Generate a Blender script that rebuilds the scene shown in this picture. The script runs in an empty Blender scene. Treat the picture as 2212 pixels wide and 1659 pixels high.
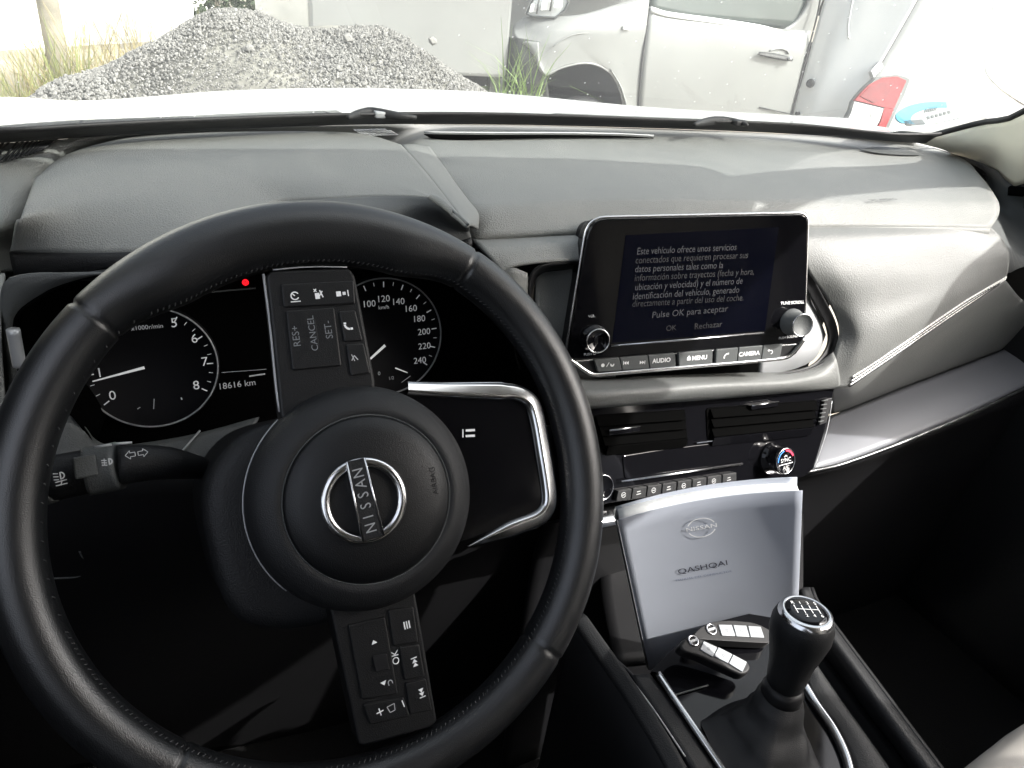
import bpy, bmesh, math, random
import numpy as np
from mathutils import Vector, Matrix

S = bpy.context.scene
C = S.collection
R = math.radians
random.seed(7)

# ------------------------------------------------------------------ camera
# metres; origin at the eye of the photographer, x to the passenger side, y to the bonnet, z up
YAW, PITCH, ROLL, FOC = R(28), R(30), R(6.5), 1540.0 / 2212.0
fw = Vector((math.sin(YAW) * math.cos(PITCH), math.cos(YAW) * math.cos(PITCH), -math.sin(PITCH)))
rt = Vector((math.cos(YAW), -math.sin(YAW), 0))
dn = -rt.cross(fw)
rt, dn = math.cos(ROLL) * rt - math.sin(ROLL) * dn, math.sin(ROLL) * rt + math.cos(ROLL) * dn
cd = bpy.data.cameras.new("camera")
cam = bpy.data.objects.new("camera", cd)
C.objects.link(cam)
cam.matrix_world = Matrix(((rt.x, -dn.x, -fw.x, 0), (rt.y, -dn.y, -fw.y, 0), (rt.z, -dn.z, -fw.z, 0), (0, 0, 0, 1)))
cd.sensor_fit = 'HORIZONTAL'
cd.sensor_width = 36
cd.lens = 36 * FOC
cd.clip_start = 0.02
cd.clip_end = 500
S.camera = cam

# ------------------------------------------------------------------ sky, sun, exposure
SUN_AZ, SUN_EL = R(132), R(41)
w = bpy.data.worlds.new("World")
S.world = w
w.use_nodes = True
nt = w.node_tree
sky = nt.nodes.new("ShaderNodeTexSky")
sky.sky_type = 'NISHITA'
sky.sun_disc = False
sky.sun_elevation = SUN_EL
sky.sun_rotation = SUN_AZ
sky.dust_density = 6.0
bg = nt.nodes["Background"]
bg.inputs[1].default_value = 0.15
hs = nt.nodes.new("ShaderNodeHueSaturation")       # white balance of a slightly hazy sky
hs.inputs["Saturation"].default_value = 0.42
nt.links.new(sky.outputs[0], hs.inputs["Color"])
nt.links.new(hs.outputs[0], bg.inputs[0])
sd = bpy.data.lights.new("sun", 'SUN')
sd.energy = 2.0
sd.angle = R(0.5)
sd.color = (1, 0.975, 0.93)
so = bpy.data.objects.new("sun", sd)
C.objects.link(so)
SUN = Vector((math.sin(SUN_AZ) * math.cos(SUN_EL), math.cos(SUN_AZ) * math.cos(SUN_EL), math.sin(SUN_EL)))
so.rotation_mode = 'QUATERNION'
so.rotation_quaternion = SUN.to_track_quat('Z', 'Y')
so.location = (3, 1, 6)
S.view_settings.view_transform = 'Standard'
S.view_settings.look = 'None'
S.view_settings.exposure = 1.95
S.cycles.max_bounces = 8
S.cycles.transparent_max_bounces = 12

# ------------------------------------------------------------------ geometry helpers
def ray(u, v):                       # viewing direction through a point of the photograph (2212 x 1659)
    return (rt * (u - 1106) + dn * (v - 829.5)) / 1540.0 + fw

def Z(u, v, z):
    d = ray(u, v)
    return d * (z / d.z)

def Y(u, v, y):
    d = ray(u, v)
    return d * (y / d.y)

def PL(u, v, o, n):
    d = ray(u, v)
    return d * (Vector(o).dot(n) / d.dot(n))

def frame(o, n, xdir=(1, 0, 0)):
    n = Vector(n).normalized()
    x = Vector(xdir)
    x = (x - n * x.dot(n)).normalized()
    y = n.cross(x)
    m = Matrix.Identity(4)
    for i in range(3):
        m[i][0], m[i][1], m[i][2], m[i][3] = x[i], y[i], n[i], o[i]
    return m

def loc(fr, u, v, h=0.0):            # the point of a part's own plane (raised by h) seen at u, v
    n = Vector((fr[0][2], fr[1][2], fr[2][2]))
    o = fr.translation + n * h
    q = PL(u, v, o, n) - fr.translation
    return Vector((q.dot(Vector((fr[0][0], fr[1][0], fr[2][0]))), q.dot(Vector((fr[0][1], fr[1][1], fr[2][1]))), h))

def link(name, me, mat, parent, smooth=True, m=None):
    o = bpy.data.objects.new(name, me)
    C.objects.link(o)
    if mat is not None:
        me.materials.append(mat)
    if parent is not None:
        o.parent = parent
    if m is not None:
        o.matrix_basis = m
    if smooth:
        me.polygons.foreach_set("use_smooth", [True] * len(me.polygons))
    return o

def mesh(name, vs, fs, mat, parent, smooth=True, m=None):
    me = bpy.data.meshes.new(name)
    me.from_pydata([tuple(q) for q in vs], [], fs)
    me.update()
    return link(name, me, mat, parent, smooth, m)

def empty(name, label, cat, m=None, group=None):
    o = bpy.data.objects.new(name, None)
    C.objects.link(o)
    o.empty_display_size = 0.05
    if m is not None:
        o.matrix_basis = m
    return tag(o, label, cat, group)

def tag(o, label, cat, group=None, kind=None):
    o["label"] = label
    o["category"] = cat
    if group:
        o["group"] = group
    if kind:
        o["kind"] = kind
    return o

def crm(pts, n):                     # resample a polyline as a Catmull-Rom curve
    P = [Vector(q) for q in pts]
    if len(P) == 2:
        return [P[0].lerp(P[1], i / (n - 1)) for i in range(n)]
    L = [0]
    for a, b in zip(P, P[1:]):
        L.append(L[-1] + max((b - a).length, 1e-6))
    out = []
    k = 0
    for i in range(n):
        t = L[-1] * i / (n - 1)
        while k < len(P) - 2 and t > L[k + 1]:
            k += 1
        h = L[k + 1] - L[k]
        s = (t - L[k]) / h
        def tan(j):
            if j == 0:
                return (P[1] - P[0]) / (L[1] - L[0])
            if j == len(P) - 1:
                return (P[-1] - P[-2]) / (L[-1] - L[-2])
            return (P[j + 1] - P[j - 1]) / (L[j + 1] - L[j - 1])
        m0, m1 = tan(k) * h, tan(k + 1) * h
        s2, s3 = s * s, s * s * s
        out.append(P[k] * (2 * s3 - 3 * s2 + 1) + m0 * (s3 - 2 * s2 + s) + P[k + 1] * (3 * s2 - 2 * s3) + m1 * (s3 - s2))
    return out

def mod_solid(o, t, off=-1):
    md = o.modifiers.new("thick", 'SOLIDIFY')
    md.thickness = t
    md.offset = off
    return o

def bevel(o, wd, seg=2, ang=35):
    md = o.modifiers.new("bevel", 'BEVEL')
    md.width = wd
    md.segments = seg
    md.limit_method = 'ANGLE'
    md.angle_limit = R(ang)
    md.harden_normals = False
    return o

def loft(name, rows, mat, parent, nu=40, nv=None, solid=0.003, linear=False, m=None, off=-1):
    G = [crm(r, nu) if len(r) != nu or True else r for r in rows]
    nv = nv or (len(rows) - 1) * 6 + 1
    if linear or len(rows) == 2:
        nv = len(rows) if linear else nv
    cols = [crm([g[i] for g in G], nv) if not linear else [g[i] for g in G] for i in range(nu)]
    vs = [cols[i][j] for j in range(nv) for i in range(nu)]
    fs = [(j * nu + i, j * nu + i + 1, (j + 1) * nu + i + 1, (j + 1) * nu + i) for j in range(nv - 1) for i in range(nu - 1)]
    tot = 0.0
    for f in fs[::7]:                 # outer face towards the cabin, thickness behind it
        n = (vs[f[1]] - vs[f[0]]).cross(vs[f[3]] - vs[f[0]])
        tot -= n.dot(vs[f[0]])
    if tot < 0:
        fs = [tuple(reversed(f)) for f in fs]
    o = mesh(name, vs, fs, mat, parent, True, m)
    if solid:
        mod_solid(o, solid, off)
    return o

def tube(name, pts, r, mat, parent, closed=False, seg=10, n=None, m=None, up=None, prof=None, rads=None, bm=None):
    P = crm(pts, n) if n else [Vector(q) for q in pts]
    N = len(P)
    vs, fs = [], []
    ref = Vector(up) if up is not None else None
    prev = None
    K = len(prof) if prof else seg
    for i in range(N):
        a = P[(i - 1) % N] if (closed or i > 0) else P[0]
        b = P[(i + 1) % N] if (closed or i < N - 1) else P[-1]
        t = (b - a).normalized()
        if ref is not None:
            e1 = (ref - t * ref.dot(t)).normalized()
        elif prev is None:
            q = Vector((0, 0, 1)) if abs(t.z) < .9 else Vector((1, 0, 0))
            e1 = (q - t * q.dot(t)).normalized()
        else:
            e1 = (prev - t * prev.dot(t)).normalized()
        prev = e1
        e2 = t.cross(e1)
        rr = rads[min(i, len(rads) - 1)] if rads else r
        for k in range(K):
            if prof:
                x, y = prof[k]
                vs.append(P[i] + e2 * x + e1 * y)
            else:
                f = 2 * math.pi * k / K
                vs.append(P[i] + (e1 * math.cos(f) + e2 * math.sin(f)) * rr)
    M = N if closed else N - 1
    for i in range(M):
        for k in range(K):
            a, b = i * K + k, i * K + (k + 1) % K
            c, d = ((i + 1) % N) * K + (k + 1) % K, ((i + 1) % N) * K + k
            fs.append((a, b, c, d))
    if not closed:
        fs.append(tuple(range(K - 1, -1, -1)))
        fs.append(tuple((N - 1) * K + k for k in range(K)))
    if bm is not None:
        b0 = len(bm[0])
        bm[0].extend(vs)
        bm[1].extend(tuple(q + b0 for q in f) for f in fs)
        return None
    return mesh(name, vs, fs, mat, parent, True, m)

def lathe(name, prof, mat, parent, m=None, seg=48, cx=0.0, cy=0.0):      # profile of (radius, height) round the frame's z
    vs, fs = [], []
    for r, h in prof:
        for k in range(seg):
            f = 2 * math.pi * k / seg
            vs.append((cx + r * math.cos(f), cy + r * math.sin(f), h))
    for j in range(len(prof) - 1):
        for k in range(seg):
            a, b = j * seg + k, j * seg + (k + 1) % seg
            fs.append((a, b, b + seg, a + seg))
    if prof[-1][0] > 1e-6:
        fs.append(tuple((len(prof) - 1) * seg + k for k in range(seg)))
    return mesh(name, vs, fs, mat, parent, True, m)

def rounded(pts, rad, k=5):           # polygon with rounded corners; rad one number or one per corner
    P = [Vector((q[0], q[1])) for q in pts]
    n = len(P)
    out = []
    for i in range(n):
        r = rad[i] if isinstance(rad, (list, tuple)) else rad
        a, b, c = P[i - 1], P[i], P[(i + 1) % n]
        r = min(r, (a - b).length * .45, (c - b).length * .45)
        if r <= 1e-6:
            out.append(b.copy())
            continue
        p0, p1 = b + (a - b).normalized() * r, b + (c - b).normalized() * r
        for j in range(k + 1):
            t = j / k
            out.append(p0 * (1 - t) ** 2 + b * 2 * t * (1 - t) + p1 * t * t)
    return out

def prism(name, pts, h0, h1, mat, parent, m=None, bev=0.0, smooth=False, seg=2):
    n = len(pts)
    a = sum(pts[i - 1][0] * pts[i][1] - pts[i][0] * pts[i - 1][1] for i in range(n))
    if a < 0:
        pts = list(reversed(pts))
    vs = [(q[0], q[1], h0) for q in pts] + [(q[0], q[1], h1) for q in pts]
    fs = [tuple(range(n - 1, -1, -1)), tuple(range(n, 2 * n))] + [(i, (i + 1) % n, n + (i + 1) % n, n + i) for i in range(n)]
    o = mesh(name, vs, fs, mat, parent, smooth, m)
    if bev:
        bevel(o, bev, seg)
    return o

def flat(name, polys, h, mat, parent, m=None):       # printed marks: thin flat shapes on a surface
    vs, fs = [], []
    for p in polys:
        b = len(vs)
        vs += [(q[0], q[1], h) for q in p]
        fs.append(tuple(range(b, b + len(p))))
    return mesh(name, vs, fs, mat, parent, False, m)

def box(name, c, s, mat, parent, m=None, bev=0.0):
    x, y, z = s[0] / 2, s[1] / 2, s[2] / 2
    vs = [(c[0] + i * x, c[1] + j * y, c[2] + k * z) for i in (-1, 1) for j in (-1, 1) for k in (-1, 1)]
    fs = [(0, 1, 3, 2), (4, 6, 7, 5), (0, 4, 5, 1), (2, 3, 7, 6), (0, 2, 6, 4), (1, 5, 7, 3)]
    o = mesh(name, vs, fs, mat, parent, False, m)
    if bev:
        bevel(o, bev, 2)
    return o

def text(body, pos, size, mat, parent, rot=0.0, align='CENTER', name="lettering", m=None, shear=0.0, xs=1.0, bold=0.0, sp=1.0):
    cu = bpy.data.curves.new(name, 'FONT')
    cu.body = body
    cu.size = size
    cu.align_x = align
    cu.align_y = 'CENTER'
    cu.shear = shear
    cu.resolution_u = 3
    cu.offset = bold
    cu.space_character = sp
    cu.materials.append(mat)
    o = bpy.data.objects.new(name, cu)
    C.objects.link(o)
    o.parent = parent
    t = Matrix.Translation(Vector(pos)) @ Matrix.Rotation(rot, 4, 'Z') @ Matrix.Diagonal((xs, 1, 1, 1))
    o.matrix_basis = (m @ t) if m is not None else t
    return o

def arc(cx, cy, r0, r1, a0, a1, n=16):
    A = [a0 + (a1 - a0) * i / n for i in range(n + 1)]
    return [(cx + r1 * math.cos(a), cy + r1 * math.sin(a)) for a in A] + [(cx + r0 * math.cos(a), cy + r0 * math.sin(a)) for a in reversed(A)]

def bar(x0, y0, x1, y1, wd):
    d = Vector((x1 - x0, y1 - y0)).normalized()
    q = Vector((-d.y, d.x)) * wd / 2
    return [(x0 + q.x, y0 + q.y), (x0 - q.x, y0 - q.y), (x1 - q.x, y1 - q.y), (x1 + q.x, y1 + q.y)]

# ------------------------------------------------------------------ materials
def pbr(name, col, rough=0.5, metal=0.0, bump=None, var=0.0, vscale=8.0, spec=0.5, coat=0.0, emit=None, island=0.0, rvar=0.0):
    m = bpy.data.materials.new(name)
    m.use_nodes = True
    t = m.node_tree
    b = t.nodes["Principled BSDF"]
    b.inputs["Base Color"].default_value = (*col, 1)
    b.inputs["Roughness"].default_value = rough
    b.inputs["Metallic"].default_value = metal
    b.inputs["Specular IOR Level"].default_value = spec
    b.inputs["Coat Weight"].default_value = coat
    b.inputs["Coat Roughness"].default_value = 0.05
    tc = t.nodes.new("ShaderNodeTexCoord")
    if var or rvar:
        n = t.nodes.new("ShaderNodeTexNoise")
        n.inputs["Scale"].default_value = vscale
        n.inputs["Detail"].default_value = 6
        t.links.new(tc.outputs["Object"], n.inputs["Vector"])
    if var:
        mr = t.nodes.new("ShaderNodeMapRange")
        mr.inputs[1].default_value, mr.inputs[2].default_value = .3, .7
        mr.inputs[3].default_value, mr.inputs[4].default_value = 1 - var, 1 + var
        t.links.new(n.outputs[0], mr.inputs[0])
        src = mr.outputs[0]
        if island:
            gi = t.nodes.new("ShaderNodeNewGeometry")
            mi = t.nodes.new("ShaderNodeMapRange")
            mi.inputs[3].default_value, mi.inputs[4].default_value = 1 - island, 1 + island
            t.links.new(gi.outputs["Random Per Island"], mi.inputs[0])
            mu = t.nodes.new("ShaderNodeMath")
            mu.operation = 'MULTIPLY'
            t.links.new(src, mu.inputs[0])
            t.links.new(mi.outputs[0], mu.inputs[1])
            src = mu.outputs[0]
        hv = t.nodes.new("ShaderNodeHueSaturation")
        hv.inputs["Color"].default_value = (*col, 1)
        t.links.new(src, hv.inputs["Value"])
        t.links.new(hv.outputs[0], b.inputs["Base Color"])
    if rvar:
        m2 = t.nodes.new("ShaderNodeMapRange")
        m2.inputs[1].default_value, m2.inputs[2].default_value = .3, .7
        m2.inputs[3].default_value, m2.inputs[4].default_value = max(0.02, rough - rvar), rough + rvar
        t.links.new(n.outputs[0], m2.inputs[0])
        t.links.new(m2.outputs[0], b.inputs["Roughness"])
    if bump:
        kind, sc, st = bump
        if kind == 'v':
            q = t.nodes.new("ShaderNodeTexVoronoi")
            q.inputs["Scale"].default_value = sc
            o = q.outputs["Distance"]
        else:
            q = t.nodes.new("ShaderNodeTexNoise")
            q.inputs["Scale"].default_value = sc
            q.inputs["Detail"].default_value = 5
            o = q.outputs[0]
        t.links.new(tc.outputs["Object"], q.inputs["Vector"])
        bp = t.nodes.new("ShaderNodeBump")
        bp.inputs["Strength"].default_value = st
        bp.inputs["Distance"].default_value = 0.001
        t.links.new(o, bp.inputs["Height"])
        t.links.new(bp.outputs[0], b.inputs["Normal"])
    if emit:
        b.inputs["Emission Color"].default_value = (*emit[0], 1)
        b.inputs["Emission Strength"].default_value = emit[1]
    return m

M = dict(
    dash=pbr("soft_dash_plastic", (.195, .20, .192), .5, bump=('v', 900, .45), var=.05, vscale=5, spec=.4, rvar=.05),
    pad=pbr("stitched_dash_leather", (.128, .132, .128), .5, bump=('v', 700, .3), var=.05, vscale=6, spec=.45),
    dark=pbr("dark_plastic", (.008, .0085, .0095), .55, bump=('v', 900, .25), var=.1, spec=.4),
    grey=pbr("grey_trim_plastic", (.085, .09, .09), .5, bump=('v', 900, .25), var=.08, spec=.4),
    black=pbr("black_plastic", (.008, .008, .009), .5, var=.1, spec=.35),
    void=pbr("matt_black_lining", (.0015, .0015, .0015), .9, var=.1, spec=.02),
    leather=pbr("black_leather", (.0085, .0092, .0102), .33, bump=('v', 1500, .14), var=.1, spec=.75, rvar=.05),
    gloss=pbr("gloss_black", (.004, .004, .005), .08, spec=.35, rvar=.03, vscale=30),
    chrome=pbr("satin_chrome", (.75, .75, .76), .2, 1.0, rvar=.05, vscale=40),
    silver=pbr("silver_plastic", (.42, .43, .44), .35, .25, bump=('n', 1500, .1), var=.03),
    trim=pbr("satin_grey_trim_panel", (.17, .175, .19), .4, 0, bump=('n', 900, .1), var=.03),
    white=pbr("white_car_paint", (.78, .79, .79), .22, coat=.5, var=.02),
    vanwhite=pbr("white_van_paint", (.40, .405, .40), .35, coat=.25, var=.05, vscale=2.5),
    hubring=pbr("black_soft_plastic", (.0085, .009, .010), .58, bump=('v', 1500, .2), var=.1, spec=.45),
    hubpad=pbr("black_pad_plastic", (.0045, .0048, .0055), .45, bump=('v', 1500, .15), var=.1, spec=.4),
    vanpaint=pbr("dusty_white_van_paint", (.225, .23, .225), .4, coat=.25, var=.07, vscale=2.5),
    ink=pbr("white_print", (.8, .8, .8), .5, var=.02),
    backlit=pbr("backlit_white_print", (.7, .7, .7), .5, emit=((.85, .88, .9), .045), var=.02),
    dim=pbr("dim_backlit_print", (.4, .4, .4), .5, emit=((.8, .85, .9), .03), var=.02),
    lining=pbr("pale_headliner", (.22, .22, .21), .9, bump=('n', 600, .3), var=.04),
    faint=pbr("faint_grey_print", (.14, .15, .16), .5, emit=((.8, .85, .9), .012), var=.02),
    screentext=pbr("screen_text", (.012, .012, .012), .5, emit=((.75, .78, .85), .018), var=.02),
    screentextdim=pbr("screen_text_dim", (.006, .006, .006), .5, emit=((.75, .78, .85), .008), var=.02),
    lcd=pbr("lcd_dark_blue", (.0008, .001, .003), .2, spec=.15, emit=((.06, .11, .5), .0015), rvar=.04, vscale=25),
    red=pbr("red_warning_light", (.4, .01, .01), .4, emit=((1, .01, .02), .5), var=.02),
    thread=pbr("white_thread", (.75, .75, .73), .7, var=.05),
    darkthread=pbr("grey_thread", (.05, .05, .05), .7, var=.05),
    paper=pbr("white_page_edges", (.8, .8, .78), .7, bump=('n', 3000, .3), var=.05, vscale=300),
    cover=pbr("pale_blue_grey_cover", (.50, .53, .60), .4, var=.03, vscale=10),
    spine=pbr("grey_spine", (.17, .175, .18), .5, var=.03),
    inkdark=pbr("dark_print", (.03, .03, .05), .5, var=.02),
    inkgrey=pbr("grey_print", (.97, .97, .97), .5),
    keysilver=pbr("silver_key_button", (.30, .315, .33), .4, .1, bump=('n', 900, .15), var=.04),
    seat=pbr("beige_seat_cloth", (.52, .49, .45), .85, bump=('n', 1200, .5), var=.06),
    pillar=pbr("beige_pillar_lining", (.78, .76, .65), .8, bump=('n', 900, .3), var=.04),
    rubber=pbr("black_rubber", (.02, .02, .021), .6, bump=('n', 400, .2), var=.1),
    carpet=pbr("black_carpet", (.008, .008, .008), .95, bump=('n', 800, .6), var=.2, spec=.1),
)

# dust specks and a wiped, dusty film on the dash plastic
for mm, amt in ((M["dash"], .10), (M["pad"], .06)):
    t = mm.node_tree
    b = t.nodes["Principled BSDF"]
    src = b.inputs["Base Color"].links[0].from_socket
    tc = t.nodes.new("ShaderNodeTexCoord")
    vo = t.nodes.new("ShaderNodeTexVoronoi")
    vo.inputs["Scale"].default_value = 110
    lt = t.nodes.new("ShaderNodeMath")
    lt.operation = 'LESS_THAN'
    lt.inputs[1].default_value = .06
    nz = t.nodes.new("ShaderNodeTexNoise")
    nz.inputs["Scale"].default_value = 7
    nz.inputs["Detail"].default_value = 8
    nz.inputs["Distortion"].default_value = 1.5
    mr = t.nodes.new("ShaderNodeMapRange")
    mr.inputs[1].default_value, mr.inputs[2].default_value = .45, .75
    mr.inputs[3].default_value, mr.inputs[4].default_value = 0, amt
    ad = t.nodes.new("ShaderNodeMath")
    ad.operation = 'MULTIPLY_ADD'
    ad.inputs[1].default_value = .35
    mx = t.nodes.new("ShaderNodeMix")
    mx.data_type = 'RGBA'
    mx.inputs["B"].default_value = (.42, .41, .38, 1)
    t.links.new(tc.outputs["Object"], vo.inputs["Vector"])
    t.links.new(tc.outputs["Object"], nz.inputs["Vector"])
    t.links.new(vo.outputs["Distance"], lt.inputs[0])
    t.links.new(nz.outputs[0], mr.inputs[0])
    t.links.new(lt.outputs[0], ad.inputs[0])
    t.links.new(mr.outputs[0], ad.inputs[2])
    t.links.new(ad.outputs[0], mx.inputs["Factor"])
    t.links.new(src, mx.inputs["A"])
    t.links.new(mx.outputs["Result"], b.inputs["Base Color"])
# ================================================================== THE CAR ITSELF
car = empty("car", "white car seen from its driver's seat, bonnet bright beyond the windscreen", "car")
CX = 0.44                                            # centre line of the car
def mir(p):
    return Vector((2 * CX - p[0], p[1], p[2]))

gm = bpy.data.materials.new("dusty_windscreen_glass")
gm.use_nodes = True
t = gm.node_tree
t.nodes.remove(t.nodes["Principled BSDF"])
out = t.nodes["Material Output"]
tr = t.nodes.new("ShaderNodeBsdfTransparent")
tr.inputs[0].default_value = (.67, .70, .68, 1)
tl = t.nodes.new("ShaderNodeBsdfTranslucent")
tl.inputs[0].default_value = (.9, .92, .9, 1)
gl = t.nodes.new("ShaderNodeBsdfGlossy")
gl.inputs["Roughness"].default_value = 0.02
fr = t.nodes.new("ShaderNodeFresnel")
fr.inputs[0].default_value = 1.5
nz = t.nodes.new("ShaderNodeTexNoise")
nz.inputs["Scale"].default_value = 6
nz.inputs["Detail"].default_value = 8
tcg = t.nodes.new("ShaderNodeTexCoord")
t.links.new(tcg.outputs["Object"], nz.inputs["Vector"])
mrg = t.nodes.new("ShaderNodeMapRange")
mrg.inputs[1].default_value, mrg.inputs[2].default_value = .3, .7
mrg.inputs[3].default_value, mrg.inputs[4].default_value = .055, .085
t.links.new(nz.outputs[0], mrg.inputs[0])
vo = t.nodes.new("ShaderNodeTexVoronoi")             # specks of dust and dried drops
vo.inputs["Scale"].default_value = 75
t.links.new(tcg.outputs["Object"], vo.inputs["Vector"])
ls = t.nodes.new("ShaderNodeMath")
ls.operation = 'LESS_THAN'
ls.inputs[1].default_value = .075
t.links.new(vo.outputs["Distance"], ls.inputs[0])
sp = t.nodes.new("ShaderNodeMath")
sp.operation = 'MULTIPLY'
sp.inputs[1].default_value = .34
t.links.new(ls.outputs[0], sp.inputs[0])
ad = t.nodes.new("ShaderNodeMath")
ad.operation = 'ADD'
t.links.new(mrg.outputs[0], ad.inputs[0])
t.links.new(sp.outputs[0], ad.inputs[1])
m1 = t.nodes.new("ShaderNodeMixShader")
t.links.new(ad.outputs[0], m1.inputs[0])
t.links.new(tr.outputs[0], m1.inputs[1])
t.links.new(tl.outputs[0], m1.inputs[2])
m2 = t.nodes.new("ShaderNodeMixShader")
t.links.new(fr.outputs[0], m2.inputs[0])
t.links.new(m1.outputs[0], m2.inputs[1])
t.links.new(gl.outputs[0], m2.inputs[2])
t.links.new(m2.outputs[0], out.inputs[0])
M["glass"] = gm

# windscreen: base curve read on the dash plane, top edge under the roof
base_uv = [(0, 309), (150, 299), (370, 285), (739, 270), (1070, 269), (1473, 279), (1738, 291), (1980, 309)]
top_uv = [(0, 291), (150, 282), (370, 270), (739, 255), (1070, 252), (1473, 265), (1738, 274), (1960, 296)]
base = [Vector((-.26, .70, -.172))] + [Z(u, v, -.165) for u, v in base_uv] + [Vector((1.17, .76, -.165))]
band = [Vector((-.265, .69, -.148))] + [Z(u, v, -.150) + Vector((0, .012, 0)) for u, v in top_uv] + [Vector((1.18, .75, -.145))]
wtop = [Vector((-.12, .24, .29)), Vector((.15, .30, .315)), Vector((.44, .32, .32)), Vector((.73, .30, .315)), Vector((1.0, .24, .29))]
def up(P, d):
    return [q + Vector((0, d, 0)) for q in P]
mid = [a.lerp(b, .5) + Vector((0, .03, .03)) for a, b in zip(crm(band, 30), crm(wtop, 30))]
loft("windscreen", [up(base, .012), mid, wtop], M["glass"], car, nu=60, nv=24, solid=0)
loft("windscreen_seal", [base, [a.lerp(b, .5) for a, b in zip(crm(base, 30), crm(band, 30))], band], M["rubber"], car, nu=80, nv=5, solid=.003)

# scuttle strip outside, bonnet
scut = [Vector((-.30, .63, -.168))] + [Z(u, v, -.160) + Vector((0, .02, 0)) for u, v in [(0, 292), (370, 270), (739, 254), (1070, 254), (1473, 267), (1738, 277), (1990, 296)]]
scut2 = [Vector((-.30, .66, -.163))] + [Z(u, v, -.160) for u, v in [(0, 284), (160, 273), (370, 261), (739, 246), (1070, 247), (1473, 262), (1738, 271), (1990, 292)]]
loft("scuttle_strip", [scut, scut2], M["grey"], car, nu=80, nv=4, solid=.004)
bon0 = [q + Vector((0, -.012, -.003)) for q in scut2]
bonc = [Vector((-.42, 1.40, -.30))] + [Y(u, v, 1.45) for u, v in [(0, 225), (188, 232), (336, 222), (504, 208), (739, 202), (1003, 208), (1131, 218), (1353, 240), (1478, 249), (1660, 258), (1805, 265)]]
bonm = [a.lerp(b, .55) + Vector((0, 0, .004)) for a, b in zip(crm(bon0, 40), crm(bonc, 40))]
bonf = [q + Vector((0, .30, -.16)) for q in bonc]
bone = [q + Vector((0, .42, -.45)) for q in bonc]
loft("bonnet", [bon0, bonm, bonc, bonf, bone], M["white"], car, nu=90, nv=30, solid=.004)
tube("bonnet_seam", [Z(163, 278, -.158), Z(172, 273, -.158), Z(176, 266, -.157)], .003, M["rubber"], car, n=8)

# wipers parked on the scuttle
def wiper(pts, r):
    o = tube("wiper", pts, r, M["rubber"], car, n=20, seg=8, rads=[r * math.sin(math.pi * (.12 + .76 * i / 19)) for i in range(20)])
    o.scale = (1, 1, 1)
    return o
wz = -.150
w1 = wiper([Z(752, 254, wz), Z(772, 247, wz), Z(800, 243, wz), Z(830, 247, wz), Z(866, 252, wz), Z(900, 254, wz)], .0058)
box("wiper_cap", Z(835, 247, wz), (.028, .012, .007), M["silver"], w1, bev=.002)
w2 = wiper([Z(1500, 269, wz), Z(1530, 262, wz), Z(1560, 260, wz), Z(1590, 263, wz), Z(1615, 270, wz)], .0058)
box("wiper_cap", Z(1597, 265, wz), (.02, .012, .007), M["rubber"], w2, bev=.002)

# windscreen pillars with their lining
pe1 = [Z(1978, 308, -.166), Y(2110, 273, .70), Y(2212, 247, .62), Vector((1.005, .42, .13)), Vector((.965, .26, .295))]
pe3 = [Z(2074, 339, -.185), Y(2150, 368, .67), Y(2212, 399, .60), Vector((1.08, .40, .06)), Vector((1.0, .20, .29))]
pem = [a.lerp(b, .5) + Vector((-.012, -.012, .004)) for a, b in zip(crm(pe1, 20), crm(pe3, 20))]
loft("pillar_lining", [pe1, pem, pe3], M["pillar"], car, nu=30, nv=12, solid=.012)
tube("pillar_seal", [q + Vector((.002, .004, .003)) for q in pe1], .0042, M["rubber"], car, n=30, seg=8)
pl1, pl3, plm = [[mir(q) for q in P] for P in (pe1, pe3, pem)]
loft("pillar_lining", [pl1, plm, pl3], M["pillar"], car, nu=30, nv=12, solid=.012)

# roof, header, doors, floor, bulkhead and tail: the shell that shades the cabin
roofrow = lambda y, z: [Vector((-.10, y, z - .045)), Vector((.02, y, z)), Vector((CX, y, z + .012)), Vector((.86, y, z)), Vector((.98, y, z - .045))]
loft("roof", [roofrow(.315, .312), roofrow(.15, .336), roofrow(-.3, .425), roofrow(-1.2, .405), roofrow(-2.0, .27)], M["lining"], car, nu=24, nv=16, solid=.03)
for s in (1, -1):
    fx = (lambda p: p) if s > 0 else mir
    sill = [fx(Vector(q)) for q in [(1.165, .74, -.17), (1.19, .3, -.20), (1.19, -.3, -.20), (1.17, -1.6, -.19)]]
    low = [fx(Vector(q)) for q in [(1.16, .74, -.98), (1.16, .3, -.98), (1.16, -.3, -.98), (1.16, -1.6, -.98)]]
    dm = [a.lerp(b, .4) + fx(Vector((CX - .03, 0, 0))) - Vector((CX, 0, 0)) for a, b in zip(crm(sill, 12), crm(low, 12))]
    d = loft("door", [sill, dm, low], M["dark"], car, nu=24, nv=12, solid=.05)
    tube("window_frame", [fx(Vector(q)) for q in [(1.15, .70, -.15), (1.08, .42, .09), (1.01, .15, .32), (.99, -.05, .375), (.99, -.4, .385), (1.0, -1.2, .355)]], .010, M["black"], d, n=30)
    sail = [fx(Vector(q)) for q in [(1.15, .74, -.2), (1.15, .33, -.2), (1.14, .34, -.09), (1.13, .40, -.02), (1.11, .50, .0), (1.12, .60, -.06)]]
    mod_solid(mesh("mirror_triangle", sail, [tuple(range(6))], M["black"], d, False), .02)
    tube("pillar_cover", [fx(Vector(q)) for q in [(1.075, .45, .085), (1.03, .34, .185), (.985, .24, .28)]], .014, M["black"], d, n=12)
    tube("door_pillar", [fx(Vector(q)) for q in [(1.19, -.36, -.25), (1.12, -.39, .1), (1.00, -.41, .36)]], .0705, M["black"], d, n=12)
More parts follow.
